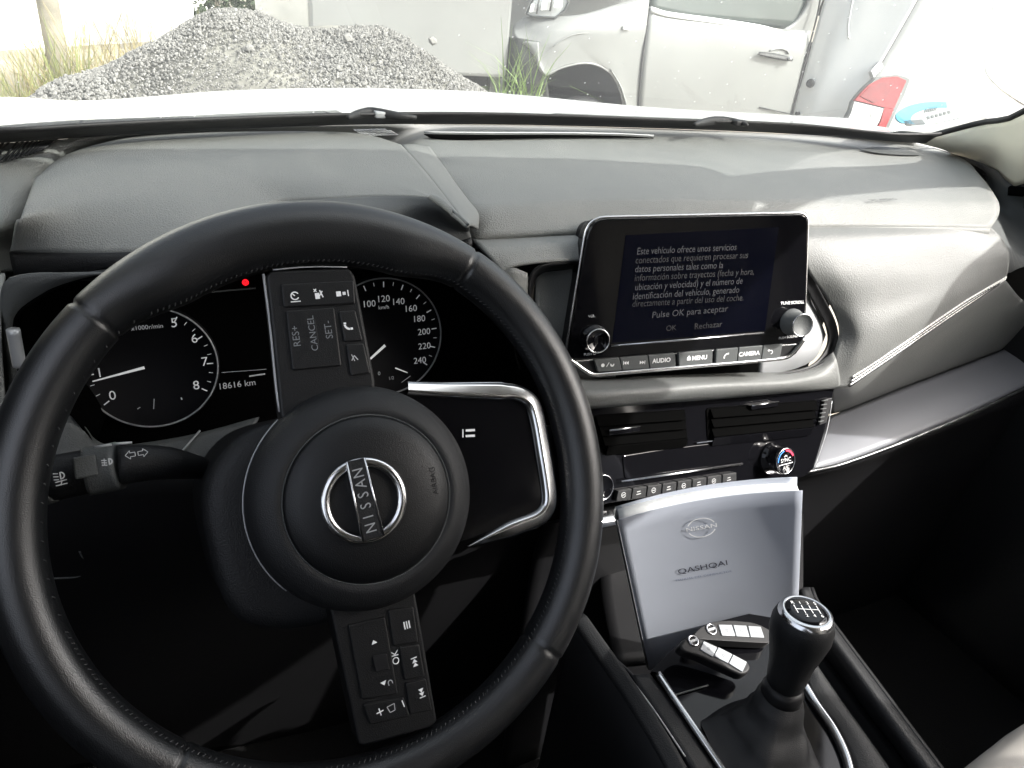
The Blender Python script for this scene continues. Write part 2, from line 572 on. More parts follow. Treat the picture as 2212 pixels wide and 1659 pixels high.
mr_ = lathe("unseen_door_mirror", [(.001, -.135), (.06, -.13), (.085, -.09), (.095, 0), (.088, .09), (.065, .125), (.001, .13)], M["white"], car, m=Matrix.Translation((1.32, .13, .10)) @ Matrix.Rotation(R(90), 4, 'Y') @ Matrix.Rotation(R(12), 4, 'X'), seg=32)  # out of view, set far back so that its shadow bands the trim
tube("mirror_arm", [Vector((1.18, .26, -.10)), Vector((1.27, .16, .06))], .03, M["black"], car, n=6)
mir_l = lathe("unseen_door_mirror", [(.001, -.10), (.055, -.095), (.078, -.06), (.085, 0), (.080, .06), (.060, .095), (.001, .10)], M["white"], car, m=Matrix.Translation((2 * CX - 1.33, .27, -.005)) @ Matrix.Rotation(R(90), 4, 'Y'), seg=32)
box("floor", (CX, -.35, -.97), (1.5, 2.6, .04), M["carpet"], car)
box("bulkhead", (CX, .93, -.66), (1.50, .03, .8), M["void"], car)
box("tail_panel", (CX, -2.02, -.35), (1.5, .05, 1.4), M["black"], car)
for s in (1, -1):
    box("rear_side_blocker", (CX + s * .66, -1.21, .06), (.03, 1.56, .64), M["black"], car)  # added, unseen: closes off the rear side windows to darken the cabin
box("rear_seat", (CX, -1.25, -.35), (1.3, .14, .7), M["dark"], car, bev=.04)

# ================================================================== DASHBOARD
dash = empty("dashboard", "grey soft dashboard under the windscreen with dials, touchscreen and centre vents", "dashboard")

def ztop(u, v, d=0.0):                               # the plane of the dash top
    return PL(u, v, (CX, .87, -.170 + d), (0, -.0625, 1))
rows = [
    [ztop(u, v) for u, v in [(-260, 330), (0, 310), (370, 287), (739, 271), (1070, 270), (1473, 280), (1738, 292), (1978, 309)]],
    [ztop(u, v, d) for u, v, d in [(-330, 390, 0), (0, 350, 0), (100, 345, -.003), (190, 340, -.03), (370, 330, -.04), (780, 322, -.04), (868, 318, -.02), (900, 318, 0), (1070, 316, 0), (1473, 322, 0), (1738, 328, 0), (1990, 325, 0), (2074, 340, 0)]],
    [ztop(u, v, d) for u, v, d in [(-330, 460, 0), (-60, 425, 0), (20, 420, -.003), (130, 415, -.02), (370, 395, -.025), (800, 380, -.025), (915, 376, -.008), (960, 375, 0), (1070, 375, .002), (1473, 376, .002), (1738, 378, .002), (2040, 378, .002), (2113, 374, .002)]],
    [ztop(u, v, d) for u, v, d in [(-330, 520, 0), (-60, 490, 0), (0, 485, -.004), (120, 480, -.03), (500, 470, -.035), (880, 455, -.035), (965, 450, -.012), (1010, 448, -.002), (1060, 446, 0), (1300, 432, 0), (1700, 432, 0), (2040, 434, 0), (2157, 436, 0)]],
    [PL(u, v, (CX, .55, -.200 + d), (0, -.02, 1)) for u, v, d in [(-330, 560, 0), (-60, 545, 0), (-10, 540, -.01), (100, 535, -.03), (500, 520, -.03), (900, 500, -.03), (985, 490, -.01), (1040, 482, 0), (1300, 468, 0), (1700, 462, 0), (2040, 463, 0), (2158, 463, 0)]],
    [PL(u, v, (CX, .55, -.210 + d), (0, 0, 1)) for u, v, d in [(-330, 600, 0), (-60, 595, 0), (-10, 590, -.01), (100, 585, -.03), (500, 560, -.03), (900, 530, -.03), (985, 520, -.01), (1032, 513, 0), (1290, 502, 0), (1700, 489, 0), (2040, 489, 0), (2141, 491, 0)]],
]
loft("top_pad", rows, M["dash"], dash, nu=110, nv=44, solid=.012)
tube("pad_edge", [q + Vector((0, .004, -.006)) for q in crm(rows[5][7:], 40)], .006, M["dash"], dash, seg=10)

# instrument hood: raised in front of the driver
HZ = .006
hback = [ztop(u, v, .003) for u, v in [(75, 385), (140, 335), (235, 305), (300, 294), (400, 287), (550, 284), (700, 284), (790, 290), (866, 312)]]
hmid0 = [ztop(u, v, .011) for u, v in [(74, 390), (150, 350), (240, 330), (320, 325), (420, 323), (550, 322), (690, 322), (800, 325), (884, 331)]]
hmid1 = [ztop(u, v, .012) for u, v in [(45, 470), (150, 440), (300, 420), (450, 395), (600, 375), (720, 370), (850, 372), (925, 378)]]
hfront = [PL(u, v, (0, .57, -.196), (-.12, 0, 1)) for u, v in [(20, 545), (120, 546), (230, 546), (335, 541), (440, 530), (520, 492), (560, 460), (605, 436), (720, 428), (850, 423), (942, 430), (985, 465), (1010, 488)]]
hood_o = loft("instrument_hood", [hback, hmid0, hmid1, hfront], M["dash"], dash, nu=90, nv=40, solid=.003)
# front of the hood, dropping to the dials; its shade is painted as darker grey
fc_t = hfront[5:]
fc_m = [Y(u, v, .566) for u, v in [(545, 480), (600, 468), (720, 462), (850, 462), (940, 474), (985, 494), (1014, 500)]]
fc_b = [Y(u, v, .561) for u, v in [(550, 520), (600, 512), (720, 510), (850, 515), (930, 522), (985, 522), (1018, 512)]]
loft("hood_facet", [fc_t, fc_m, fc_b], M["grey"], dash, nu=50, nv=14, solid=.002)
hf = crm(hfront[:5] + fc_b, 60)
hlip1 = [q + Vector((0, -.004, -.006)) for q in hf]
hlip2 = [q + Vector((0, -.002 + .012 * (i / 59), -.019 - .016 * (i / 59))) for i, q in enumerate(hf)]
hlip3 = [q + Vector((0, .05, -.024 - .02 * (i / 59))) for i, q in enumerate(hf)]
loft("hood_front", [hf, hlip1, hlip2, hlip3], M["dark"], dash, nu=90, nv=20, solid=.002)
# fold running down the passenger side of the hood
cr = [(866, 312), (884, 331), (909, 360), (938, 396), (966, 428), (992, 457), (1012, 484)]
cr_t = crm([hback[-1], hmid0[-1], hmid1[-1], hfront[-1]], 40)
cr_b = [ztop(u + 62 - i * 4, v + 4, .0015) for i, (u, v) in enumerate(cr[:-1])] + [ztop(1034, 494, .0)]
loft("hood_side", [cr_t, [a.lerp(b, .35) + Vector((0, 0, .0015)) for a, b in zip(cr_t, crm(cr_b, 40))], cr_b], M["dash"], dash, nu=40, nv=10, solid=.002)

# slit vents for the windscreen, sensor dots, loudspeaker
sl = [(916, 289), (960, 290), (1070, 291), (1200, 291), (1330, 293), (1412, 297)]
sl2 = [(932, 297), (975, 300), (1070, 298), (1200, 296), (1330, 296), (1412, 298)]
loft("demister_slot", [[ztop(u, v, .003) for u, v in sl], [ztop(u, v, .003) for u, v in sl2]], M["void"], dash, nu=40, nv=3, solid=.001)
tube("slot_lip", [ztop(u, v - 4, .004) for u, v in sl], .0012, M["silver"], dash, n=40)
gr = empty("defroster_grille", "", "")
del gr["label"], gr["category"]
gr.parent = dash
for i in range(17):
    u = -60 + i * 12.2 if i < 6 else 8 + (i - 5) * (12.5 - .33 * (i - 5))
    v0 = 302 - .055 * u
    a, b = ztop(u + 22, v0, .002), ztop(u - 22 + i * .6, v0 + 62 - 2.2 * i, .002)
    tube("slat", [a, b], .0009, M["dark"], gr, seg=6)
dots_v, dots_f = [], []
for j in range(4):
    for i in range(11):
        c = ztop(768 + i * 7 + j * 6, 281 + j * 3.6 - i * .2, .003)
        if (i, j) in ((0, 3), (10, 0)):
            continue
        b = len(dots_v)
        dots_v += [c + Vector((x * .0016, y * .004, .0)) for x, y in ((-1, -1), (1, -1), (1, 1), (-1, 1))]
        dots_f.append((b, b + 1, b + 2, b + 3))
so_ = mesh("sensor_grille", dots_v, dots_f, M["silver"], dash, False)
so_["kind"] = "stuff"
tw = [ztop(u, v, .003) for u, v in [(1861, 323), (1880, 318), (1915, 317), (1950, 321), (1978, 329), (1993, 334), (1960, 335), (1920, 333), (1885, 329)]]
mesh("tweeter_grille", crm(tw + [tw[0]], 40)[:-1], [tuple(range(39))], M["grey"], dash, False)
fr_t = frame(ztop(1908, 431, .0025), (0, -.06, 1), (1, .02, 0))
text("SRS AIRBAG", (0, 0, 0), .0075, M["dark"], dash, m=fr_t, xs=1.15)

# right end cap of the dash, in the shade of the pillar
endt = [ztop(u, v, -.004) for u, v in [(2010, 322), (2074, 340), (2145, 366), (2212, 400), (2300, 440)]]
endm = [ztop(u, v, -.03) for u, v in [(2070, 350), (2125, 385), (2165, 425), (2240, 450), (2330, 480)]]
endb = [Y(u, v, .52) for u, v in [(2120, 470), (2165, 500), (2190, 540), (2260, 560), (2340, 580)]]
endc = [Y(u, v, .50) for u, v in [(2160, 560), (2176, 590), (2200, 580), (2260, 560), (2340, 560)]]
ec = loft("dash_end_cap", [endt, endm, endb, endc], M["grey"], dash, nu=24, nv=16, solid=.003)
for k, (u, v) in enumerate([(2196, 413), (2232, 440), (2268, 462)]):
    q = Z(u, v, -.19)
    box("vent_slot", (0, 0, 0), (.020, .012, .006), M["void"], ec, m=frame(ztop(u, v, -.012), (-.5, -.6, .6), (.8, -.5, 0)))

# fascia under the pad edge: left of the screen, then the padded panel to its right
fas = [
    [PL(u, v, (CX, .55, -.212), (0, 0, 1)) for u, v in [(1018, 514), (1060, 512), (1160, 507), (1290, 502)]],
    [Y(u, v, .545) for u, v in [(1045, 540), (1085, 536), (1170, 528), (1292, 520)]],
    [Y(u, v, .530) for u, v in [(1085, 590), (1110, 575), (1180, 565), (1294, 560)]],
]
loft("fascia", fas, M["dash"], dash, nu=30, nv=16, solid=.003)
fas2 = [[Y(u, v, .530) for u, v in [(1085, 590), (1104, 650), (1150, 760), (1200, 840)]],
        [Y(u, v, .528) for u, v in [(1110, 580), (1124, 650), (1165, 760), (1215, 850)]],
        [Y(u, v, .532) for u, v in [(1140, 590), (1143, 650), (1180, 770), (1240, 860)]]]
loft("fascia", fas2, M["dash"], dash, nu=24, nv=10, solid=.003)
rim_pts = [(1170, 800), (1148, 700), (1143, 640), (1147, 600), (1158, 581), (1185, 572), (1250, 569), (1330, 566)]
rec_o = [Y(u, v, .531) for u, v in rim_pts]
rec_i = [Y(u + 9, v + 12, .550) for u, v in rim_pts]
loft("screen_recess", [rec_o, rec_i], M["black"], dash, nu=50, nv=4, solid=.002)
recb = [Y(u, v, .551) for u, v in [(1158, 590), (1250, 580), (1330, 576)]], [Y(u, v, .53) for u, v in [(1160, 700), (1240, 690), (1330, 690)]], [Y(u, v, .52) for u, v in [(1190, 830), (1260, 820), (1330, 815)]]
loft("recess_panel", list(recb), M["dash"], dash, nu=20, nv=12, solid=.003)

# padded panel right of the screen
pad_rows = [
    [PL(u, v, (CX, .55, -.211), (0, 0, 1)) for u, v in [(1690, 490), (1760, 489), (1900, 489), (2040, 490), (2142, 492)]],
    [Y(u, v, y) for u, v, y in [(1715, 520, .533), (1780, 515, .528), (1900, 512, .522), (2040, 512, .512), (2162, 512, .503)]],
    [Y(u, v, y) for u, v, y in [(1745, 585, .515), (1815, 585, .505), (1920, 580, .500), (2040, 570, .496), (2178, 542, .490)]],
    [Y(u, v, y) for u, v, y in [(1788, 650, .505), (1850, 660, .490), (1930, 650, .485), (2050, 610, .486), (2180, 565, .488)]],
    [Y(u, v, y) for u, v, y in [(1812, 712, .495), (1860, 725, .476), (1940, 690, .475), (2060, 637, .481), (2178, 585, .489)]],
    [Y(u, v, y) for u, v, y in [(1800, 775, .482), (1850, 785, .468), (1945, 735, .470), (2060, 662, .480), (2174, 597, .491)]],
    [Y(u, v, y) for u, v, y in [(1795, 838, .470), (1835, 834, .466), (1950, 755, .473), (2065, 676, .483), (2171, 604, .494)]],
]
loft("padded_panel", pad_rows, M["pad"], dash, nu=70, nv=54, solid=.004)
low_rows = [
    pad_rows[-1],
    [Y(u, v, y) for u, v, y in [(1795, 860, .500), (1850, 854, .498), (1965, 792, .506), (2080, 726, .516), (2212, 650, .526)]],
    [Y(u, v, y) for u, v, y in [(1792, 895, .540), (1815, 890, .541), (1950, 838, .546), (2100, 782, .554), (2212, 738, .561), (2300, 700, .568)]],
]
loft("lower_pad", low_rows, M["pad"], dash, nu=50, nv=24, solid=.003)
edge_, inner_ = crm(pad_rows[-1][1:], 160), crm(pad_rows[-2][1:], 160)
for k, off_ in enumerate((.0015, .0065, .0115)):
    bm_ = ([], [])
    line = []
    for e_, i_ in zip(edge_, inner_):
        q = e_ + (i_ - e_).normalized() * min(off_, (i_ - e_).length * (.2 + .3 * k))
        line.append(q * (1 - .0022 / q.length))
    for i in range(53):
        seg_ = line[i * 3:i * 3 + 4]
        if len(seg_) > 2:
            tube("", [seg_[0], seg_[1] * .9992, seg_[-1]], .0011, None, None, seg=5, bm=bm_)
    st = mesh("stitching", bm_[0], bm_[1], M["thread"], dash)
    st["kind"] = "stuff"
    tube("seam_groove", [q * 1.0012 + Vector((.0006, 0, -.0022)) for q in line[::8]], .0011, M["black"], dash, seg=6)

# right wall of the screen recess and its lit back panel
wall_uv = [(1738, 560), (1752, 590), (1778, 640), (1803, 690), (1810, 722), (1806, 745), (1786, 775), (1755, 793), (1700, 806), (1600, 815)]
wall_o = [Y(u, v, y) for (u, v), y in zip(wall_uv, [.520, .514, .506, .499, .494, .490, .484, .480, .478, .477])]
wall_i = [Y(u - 24 + i * .9, v + 12 - i * 1.5, q.y + .004) for i, ((u, v), q) in enumerate(zip(wall_uv, wall_o))]
loft("screen_recess", [wall_o, [a.lerp(b, .5) + Vector((.003, 0, -.003)) for a, b in zip(wall_o, wall_i)], wall_i], M["black"], dash, nu=50, nv=8, solid=.002)
bp1 = [Y(u, v, y) for u, v, y in [(1660, 600, .535), (1738, 600, .524), (1750, 640, .516), (1772, 690, .509), (1784, 722, .504)]]
bp2 = [Y(u, v, y) for u, v, y in [(1640, 815, .490), (1680, 806, .488), (1730, 792, .489), (1764, 770, .494), (1784, 724, .504)]]
loft("recess_panel", [bp1, bp2], M["silver"], dash, nu=24, nv=4, solid=.004)

# rounded roll under the screen
roll = [
    [Y(u, v, y) for u, v, y in [(1180, 800, .515), (1270, 818, .500), (1400, 812, .497), (1560, 806, .497), (1700, 800, .492), (1760, 786, .488), (1800, 760, .486)]],
    [Y(u, v, y) for u, v, y in [(1200, 820, .490), (1275, 830, .476), (1400, 824, .470), (1560, 816, .470), (1700, 812, .470), (1770, 800, .472), (1808, 780, .474)]],
    [Y(u, v, y) for u, v, y in [(1215, 845, .472), (1270, 848, .458), (1400, 841, .452), (1560, 830, .453), (1700, 824, .458), (1770, 812, .465), (1812, 800, .470)]],
    [Y(u, v, y) for u, v, y in [(1225, 872, .470), (1262, 872, .456), (1400, 858, .450), (1560, 848, .452), (1700, 838, .457), (1770, 828, .463), (1815, 818, .468)]],
    [Y(u, v, y) for u, v, y in [(1230, 890, .480), (1262, 884, .466), (1400, 872, .460), (1560, 860, .461), (1700, 848, .465), (1770, 842, .468), (1815, 836, .470)]],
    [Y(u, v, y) for u, v, y in [(1230, 892, .52), (1262, 886, .50), (1400, 874, .50), (1560, 862, .50), (1700, 850, .50), (1770, 844, .50), (1815, 838, .50)]],
]
loft("screen_ledge", roll, M["pad"], dash, nu=80, nv=40, solid=.003)
# ------------------------------------------------------------------ trim band, chrome strip, glovebox
tr_top = [Y(u, v, y) for u, v, y in [(1786, 900, .534), (1815, 890, .536), (1950, 838, .541), (2100, 782, .549), (2212, 738, .556), (2300, 702, .563)]]
tr_mid = [Y(u, v, y) for u, v, y in [(1768, 960, .485), (1815, 945, .488), (1950, 895, .496), (2100, 838, .506), (2212, 790, .515), (2300, 752, .522)]]
tr_bot = [Y(u, v, y) for u, v, y in [(1752, 1014, .452), (1815, 999, .456), (1950, 951, .465), (2100, 889, .476), (2212, 836, .486), (2300, 795, .494)]]
loft("trim_panel", [tr_top, tr_mid, tr_bot], M["trim"], dash, nu=40, nv=10, solid=.004)
ch = [Y(u, v, y) for u, v, y in [(1690, 1030, .442), (1752, 1018, .445), (1815, 1004, .449), (1950, 955, .459), (2100, 892, .471), (2212, 839, .481), (2300, 798, .49)]]
tube("chrome_strip", ch, .003, M["chrome"], dash, n=60, seg=10)
gl_rows = [
    [Y(u, v, y) for u, v, y in [(1690, 1036, .450), (1815, 1009, .456), (1950, 961, .466), (2100, 899, .478), (2212, 846, .488), (2300, 806, .497)]],
    [Y(u, v, y) for u, v, y in [(1690, 1050, .495), (1830, 1022, .50), (1970, 974, .51), (2110, 913, .50), (2212, 868, .495), (2300, 828, .50)]],
    [Y(u, v, y) for u, v, y in [(1700, 1085, .51), (1850, 1060, .51), (1980, 1020, .515), (2110, 965, .50), (2212, 910, .492), (2300, 870, .495)]],
    [Y(u, v, y) for u, v, y in [(1720, 1290, .52), (1850, 1260, .52), (1980, 1210, .52), (2110, 1150, .52), (2212, 1100, .52), (2300, 1060, .52)]],
    [Y(u, v, y) for u, v, y in [(1740, 1480, .60), (1850, 1440, .60), (1980, 1390, .60), (2110, 1330, .60), (2212, 1290, .60), (2300, 1250, .60)]],
]
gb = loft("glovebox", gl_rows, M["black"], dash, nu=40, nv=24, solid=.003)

# ------------------------------------------------------------------ vents and climate panel
cn = (Vector(Y(1795, 850, .472)) - Y(1262, 885, .468)).cross(Vector(Y(1480, 1020, .440)) - Y(1262, 885, .468)).normalized()
if cn.y > 0:
    cn = -cn
cf = frame(Y(1500, 940, .456), cn, (1, 0, 0))
cl = lambda u, v, h=0.0: loc(cf, u, v, h)
out_c = [cl(u, v) for u, v in [(1220, 880), (1500, 862), (1803, 838), (1793, 890), (1774, 958), (1757, 1014), (1735, 1032), (1690, 1034), (1600, 1046), (1300, 1090), (1240, 1090)]]
cp = prism("climate_panel", rounded(out_c, .004), -.03, 0.0, M["gloss"], None, m=cf, bev=.0015)
tag(cp, "gloss black climate control panel with two round knobs under the touchscreen", "control panel")
def vent(quad, tabs, nsl, u_gloss=False):
    q = [cl(*x) for x in quad]
    v = prism("air_vent", rounded([x.to_2d() for x in q], .004), .0005, .0012, M["void"], dash, m=cf)  # flat plate, the dark of a deep recess put into its black
    for k in range(nsl):
        f = (k + .6) / nsl
        a, b = q[0].lerp(q[3], f), q[1].lerp(q[2], f)
        dx = (b - a).normalized()
        s_ = box("slat", (0, 0, 0), ((b - a).length - .008, .010, .0016), M["gloss"] if k == nsl - 1 and u_gloss else M["void"], v, bev=.0005)
        mid_ = (a + b) / 2
        s_.matrix_basis = Matrix.Translation((mid_.x, mid_.y, .004)) @ Matrix.Rotation(math.atan2(dx.y, dx.x), 4, 'Z') @ Matrix.Rotation(R(-30 if k < nsl - 1 else 22), 4, 'X')
    (u0, v0), (u1, v1) = tabs
    a, b = cl(u0, v0, .0078), cl(u1, v1, .0078)
    tb = prism("vent_tab", rounded([x for x in bar(a.x, a.y - .0025, b.x, b.y - .0025, .005)], .001), .001, .0075, M["gloss"], v, bev=.001)
    tube("tab_edge", [a, b], .0010, M["chrome"], v, seg=8)
    return v
vent([(1272, 897), (1478, 884), (1484, 962), (1300, 982)], [(1316, 930), (1383, 921)], 4)
vent([(1524, 881), (1764, 864), (1750, 938), (1528, 962)], [(1624, 876), (1682, 868)], 4, True)
a, b = cl(1505, 957, .002), cl(1757, 921, .002)
tube("chrome_line", [a, b], .0009, M["chrome"], cp, seg=8)
a, b = cl(1342, 1040, .004), cl(1604, 1002, .004)
tube("chrome_line", [a, b], .0012, M["chrome"], cp, seg=8)
# lit display strip between the knobs
ds = [cl(u, v, .001) for u, v in [(1345, 985), (1420, 973), (1640, 945), (1640, 990), (1480, 1016), (1350, 1034)]]
prism("display_strip", rounded([x.to_2d() for x in ds], .003), .0, .0012, M["gloss"], cp, bev=.0004)
# button row
for k in range(8):
    f0, f1 = k / 8, (k + .93) / 8
    A, B = Vector((1334, 1060)), Vector((1592, 1020))
    A2, B2 = Vector((1330, 1083)), Vector((1592, 1043))
    q = [A.lerp(B, f0), A.lerp(B, f1), A2.lerp(B2, f1), A2.lerp(B2, f0)]
    bt = prism("climate_button", rounded([cl(x.x, x.y, .004).to_2d() for x in q], .001), .0, .005, M["dark"], cp, bev=.0007)
    c = (q[0] + q[1] + q[2] + q[3]) / 4
    p_ = cl(c.x, c.y, .0053)
    s = .0028
    sh = [arc(p_.x, p_.y, s * .75, s, 0, 6.0, 12), bar(p_.x - s * .6, p_.y, p_.x + s * .6, p_.y, s * .3)] if k % 2 == 0 else [bar(p_.x - s, p_.y - s * .5, p_.x + s, p_.y - s * .5, s * .3), bar(p_.x - s * .7, p_.y + s * .4, p_.x + s * .8, p_.y + s * .4, s * .3)]
    flat("symbol", sh, .0053, M["dim"], bt)
# silver lip below the buttons
lip = [Y(u, v, y) for u, v, y in [(1240, 1110, .432), (1292, 1098, .432), (1400, 1080, .433), (1500, 1062, .435), (1593, 1047, .437), (1660, 1037, .440), (1700, 1030, .442)]]
lip2 = [q + Vector((0, -.016, -.003)) for q in lip]
lip3 = [q + Vector((0, -.018, -.010)) for q in lip]
loft("chrome_strip", [lip, lip2, lip3], M["chrome"], dash, nu=40, nv=8, solid=.002)
# lower centre stack behind the book
lst = [[q + Vector((0, .005, -.012)) for q in lip], [q + Vector((0, .05, -.06)) for q in lip], [q + Vector((0, .06, -.16)) for q in lip], [q + Vector((0, .06, -.52)) for q in lip]]
loft("centre_stack_base", lst, M["black"], dash, nu=20, nv=10, solid=.003)
# temperature knobs
def climate_knob(u, v, rad, right):
    c = cl(u, v, .020)
    kb = lathe("climate_knob", [(rad * 1.18, 0), (rad * 1.18, .003), (rad * 1.02, .004), (rad, .016), (rad * .96, .0195), (rad * .86, .0205), (rad * .84, .020), (0, .020)], M["gloss"], cp, m=Matrix.Translation((c.x, c.y, 0)))
    kb.data.materials.append(M["chrome"])
    tube("knob_ring", [(rad * .93 * math.cos(i * math.tau / 48), rad * .93 * math.sin(i * math.tau / 48), .0203) for i in range(48)], .0005, M["chrome"], kb, closed=True, seg=6)
    km = Matrix.Translation((c.x, c.y, 0))
    if right:
        blue = pbr("blue_arc", (.05, .2, .7), .4, emit=((.1, .35, 1), .25), var=.02)
        redm = pbr("red_arc", (.6, .03, .06), .4, emit=((1, .06, .12), .35), var=.02)
        r = rad * .74
        flat("symbol", [arc(0, 0, r, r * 1.10, R(100), R(178))], .0206, blue, cp, m=km)
        flat("symbol", [arc(0, 0, r * .96, r * 1.16, R(20), R(88))], .0206, redm, cp, m=km)
        flat("symbol", [bar(-r * .95, -r * .28, r * .95, -r * .28, .0009)], .0206, M["ink"], cp, m=km)
        flat("symbol", [arc(0, r * .42, r * .12, r * .2, R(0), R(180), 8)], .0206, M["backlit"], cp, m=km)
        text("SYNC", (0, r * .1, .0206), .0062, M["backlit"], cp, m=km)
        text("A/C", (0, -r * .66, .0206), .0062, M["dim"], cp, m=km)
    return kb
climate_knob(1697, 996, .0150, True)
climate_knob(1302, 1053, .0125, False)
# narrow upright strip of the dash beside the vents with its ribbed wheel
sw = prism("vent_wheel", rounded([cl(u, v).to_2d() for u, v in [(1776, 862), (1792, 858), (1780, 912), (1764, 918)]], .002), .0, .004, M["black"], cp, bev=.001)
for k in range(6):
    a, b = cl(1775 - k * 1.5, 866 + k * 9, .0045), cl(1788 - k * 1.8, 864 + k * 9, .0045)
    tube("rib", [a, b], .0007, M["grey"], sw, seg=6)
tube("chrome_line", [cl(1797, 866, .001), cl(1787, 925, .001), cl(1768, 985, .001), cl(1757, 1012, .001)], .0007, M["silver"], cp, n=20, seg=6)

# ------------------------------------------------------------------ touchscreen
df = frame((.4485, .4902, -.249), (math.sin(R(-11)) * math.cos(R(15)), -math.cos(R(-11)) * math.cos(R(15)), math.sin(R(15))), (1, -.19, 0))
dl = lambda u, v, h=0.0: loc(df, u, v, h)
d2 = lambda u, v, h=0.0: loc(df, u, v, h).to_2d()
gq = [(1274, 474), (1747, 463), (1737, 742), (1655, 746), (1268, 776), (1223, 777)]
face = rounded([d2(u, v) for u, v in gq], [.017, .010, .012, .002, .002, .002])
body = prism("touchscreen", face, -.022, 0.0, M["gloss"], None, m=df, bev=.0012)
tag(body, "black touchscreen in a chrome frame showing a Spanish message, mounted on the dashboard", "touchscreen")
# chrome frame round the glass
fr_o = rounded([d2(u, v) for u, v in [(1271, 470.5), (1750, 459.5), (1740, 744), (1228, 782), (1222, 777)]], [.018, .011, .010, .002, .001])
tube("screen_frame", [Vector((q.x, q.y, -.003)) for q in fr_o], .0013, M["chrome"], body, closed=True, seg=8)
hous = rounded([d2(u, v) for u, v in [(1282, 482), (1740, 470), (1734, 750), (1700, 770), (1282, 806), (1236, 775)]], .012)
prism("screen_housing", hous, -.045, -.018, M["black"], body, bev=.004)
lq = [d2(u, v) for u, v in [(1352, 508), (1682, 491), (1652, 714), (1322, 740)]]
prism("lcd", rounded(lq, .001), -.001, .0004, M["lcd"], body)
tube("screen_line", [dl(1320, 747, .0006), dl(1650, 720, .0006)], .0009, M["chrome"], body, seg=8)
# message on the screen
ex = (d2(1600, 600) - d2(1370, 618)).normalized()
ang = math.atan2(ex.y, ex.x)
msg = [("Este vehículo ofrece unos servicios", 1375, 543.5, 1590, 534, 1), ("conectados que requieren procesar sus", 1372, 563, 1615, 551, 0),
       ("datos personales tales como la", 1371, 582, 1561, 573, 1), ("información sobre trayectos (fecha y hora,", 1370, 601, 1628, 587, 0),
       ("ubicación y velocidad) y el número de", 1371, 621, 1603, 607, .5), ("identificación del vehículo, generado", 1366, 641, 1596, 626, 1),
       ("directamente a partir del uso del coche.", 1365, 657, 1605, 643, 0)]
for s_, u0, v0, u1, v1, br in msg:
    a, b = dl(u0, v0, .0009), dl(u1, v1, .0009)
    tx = text(s_, a, .0090, M["screentext"] if br >= .5 else M["screentextdim"], body, rot=math.atan2(b.y - a.y, b.x - a.x), align='LEFT', shear=.12)
    bpy.context.view_layer.update()
    wd = tx.dimensions.x
    if wd > 0:
        tx.scale = ((b - a).length / (wd), 1, 1)
a = dl(1424, 675, .0009)
text("Pulse OK para aceptar", dl(1491, 674, .0009), .0088, M["screentext"], body, rot=ang, shear=.1)
text("Rechazar", dl(1530, 703, .0009), .0082, M["screentextdim"], body, rot=ang)
text("OK", dl(1450, 709, .0009), .0075, M["screentextdim"], body, rot=ang)
# knobs
def screen_knob(u, v, rad, h, capm):
    c = dl(u, v, 0)
    k = lathe("knob", [(rad * 1.2, 0), (rad * 1.2, .0015), (rad, .002), (rad * .97, h - .001), (rad * .9, h), (rad * .88, h - .0005), (0, h - .0005)], capm, body, m=Matrix.Translation((c.x, c.y, 0)))
    tube("knob_ring", [(rad * .985 * math.cos(i * math.tau / 48), rad * .985 * math.sin(i * math.tau / 48), h - .0005) for i in range(48)], .0007, M["chrome"], k, closed=True, seg=8)
    return k
screen_knob(1284, 732, .0112, .010, M["gloss"])
screen_knob(1710, 695, .0112, .018, M["grey"])
text("VOL", dl(1278, 683, .0004), .0034, M["dim"], body, rot=ang)
text("PUSH O", dl(1274, 765, .0004), .0034, M["dim"], body, rot=ang)
text("TUNE·SCROLL", dl(1712, 654, .0004), .0042, M["ink"], body, rot=ang - .02, bold=.00012)
text("PUSH", dl(1690, 730, .0004), .0034, M["dim"], body, rot=ang)
text("SOUND", dl(1712, 727, .0004), .0038, M["ink"], body, rot=ang)
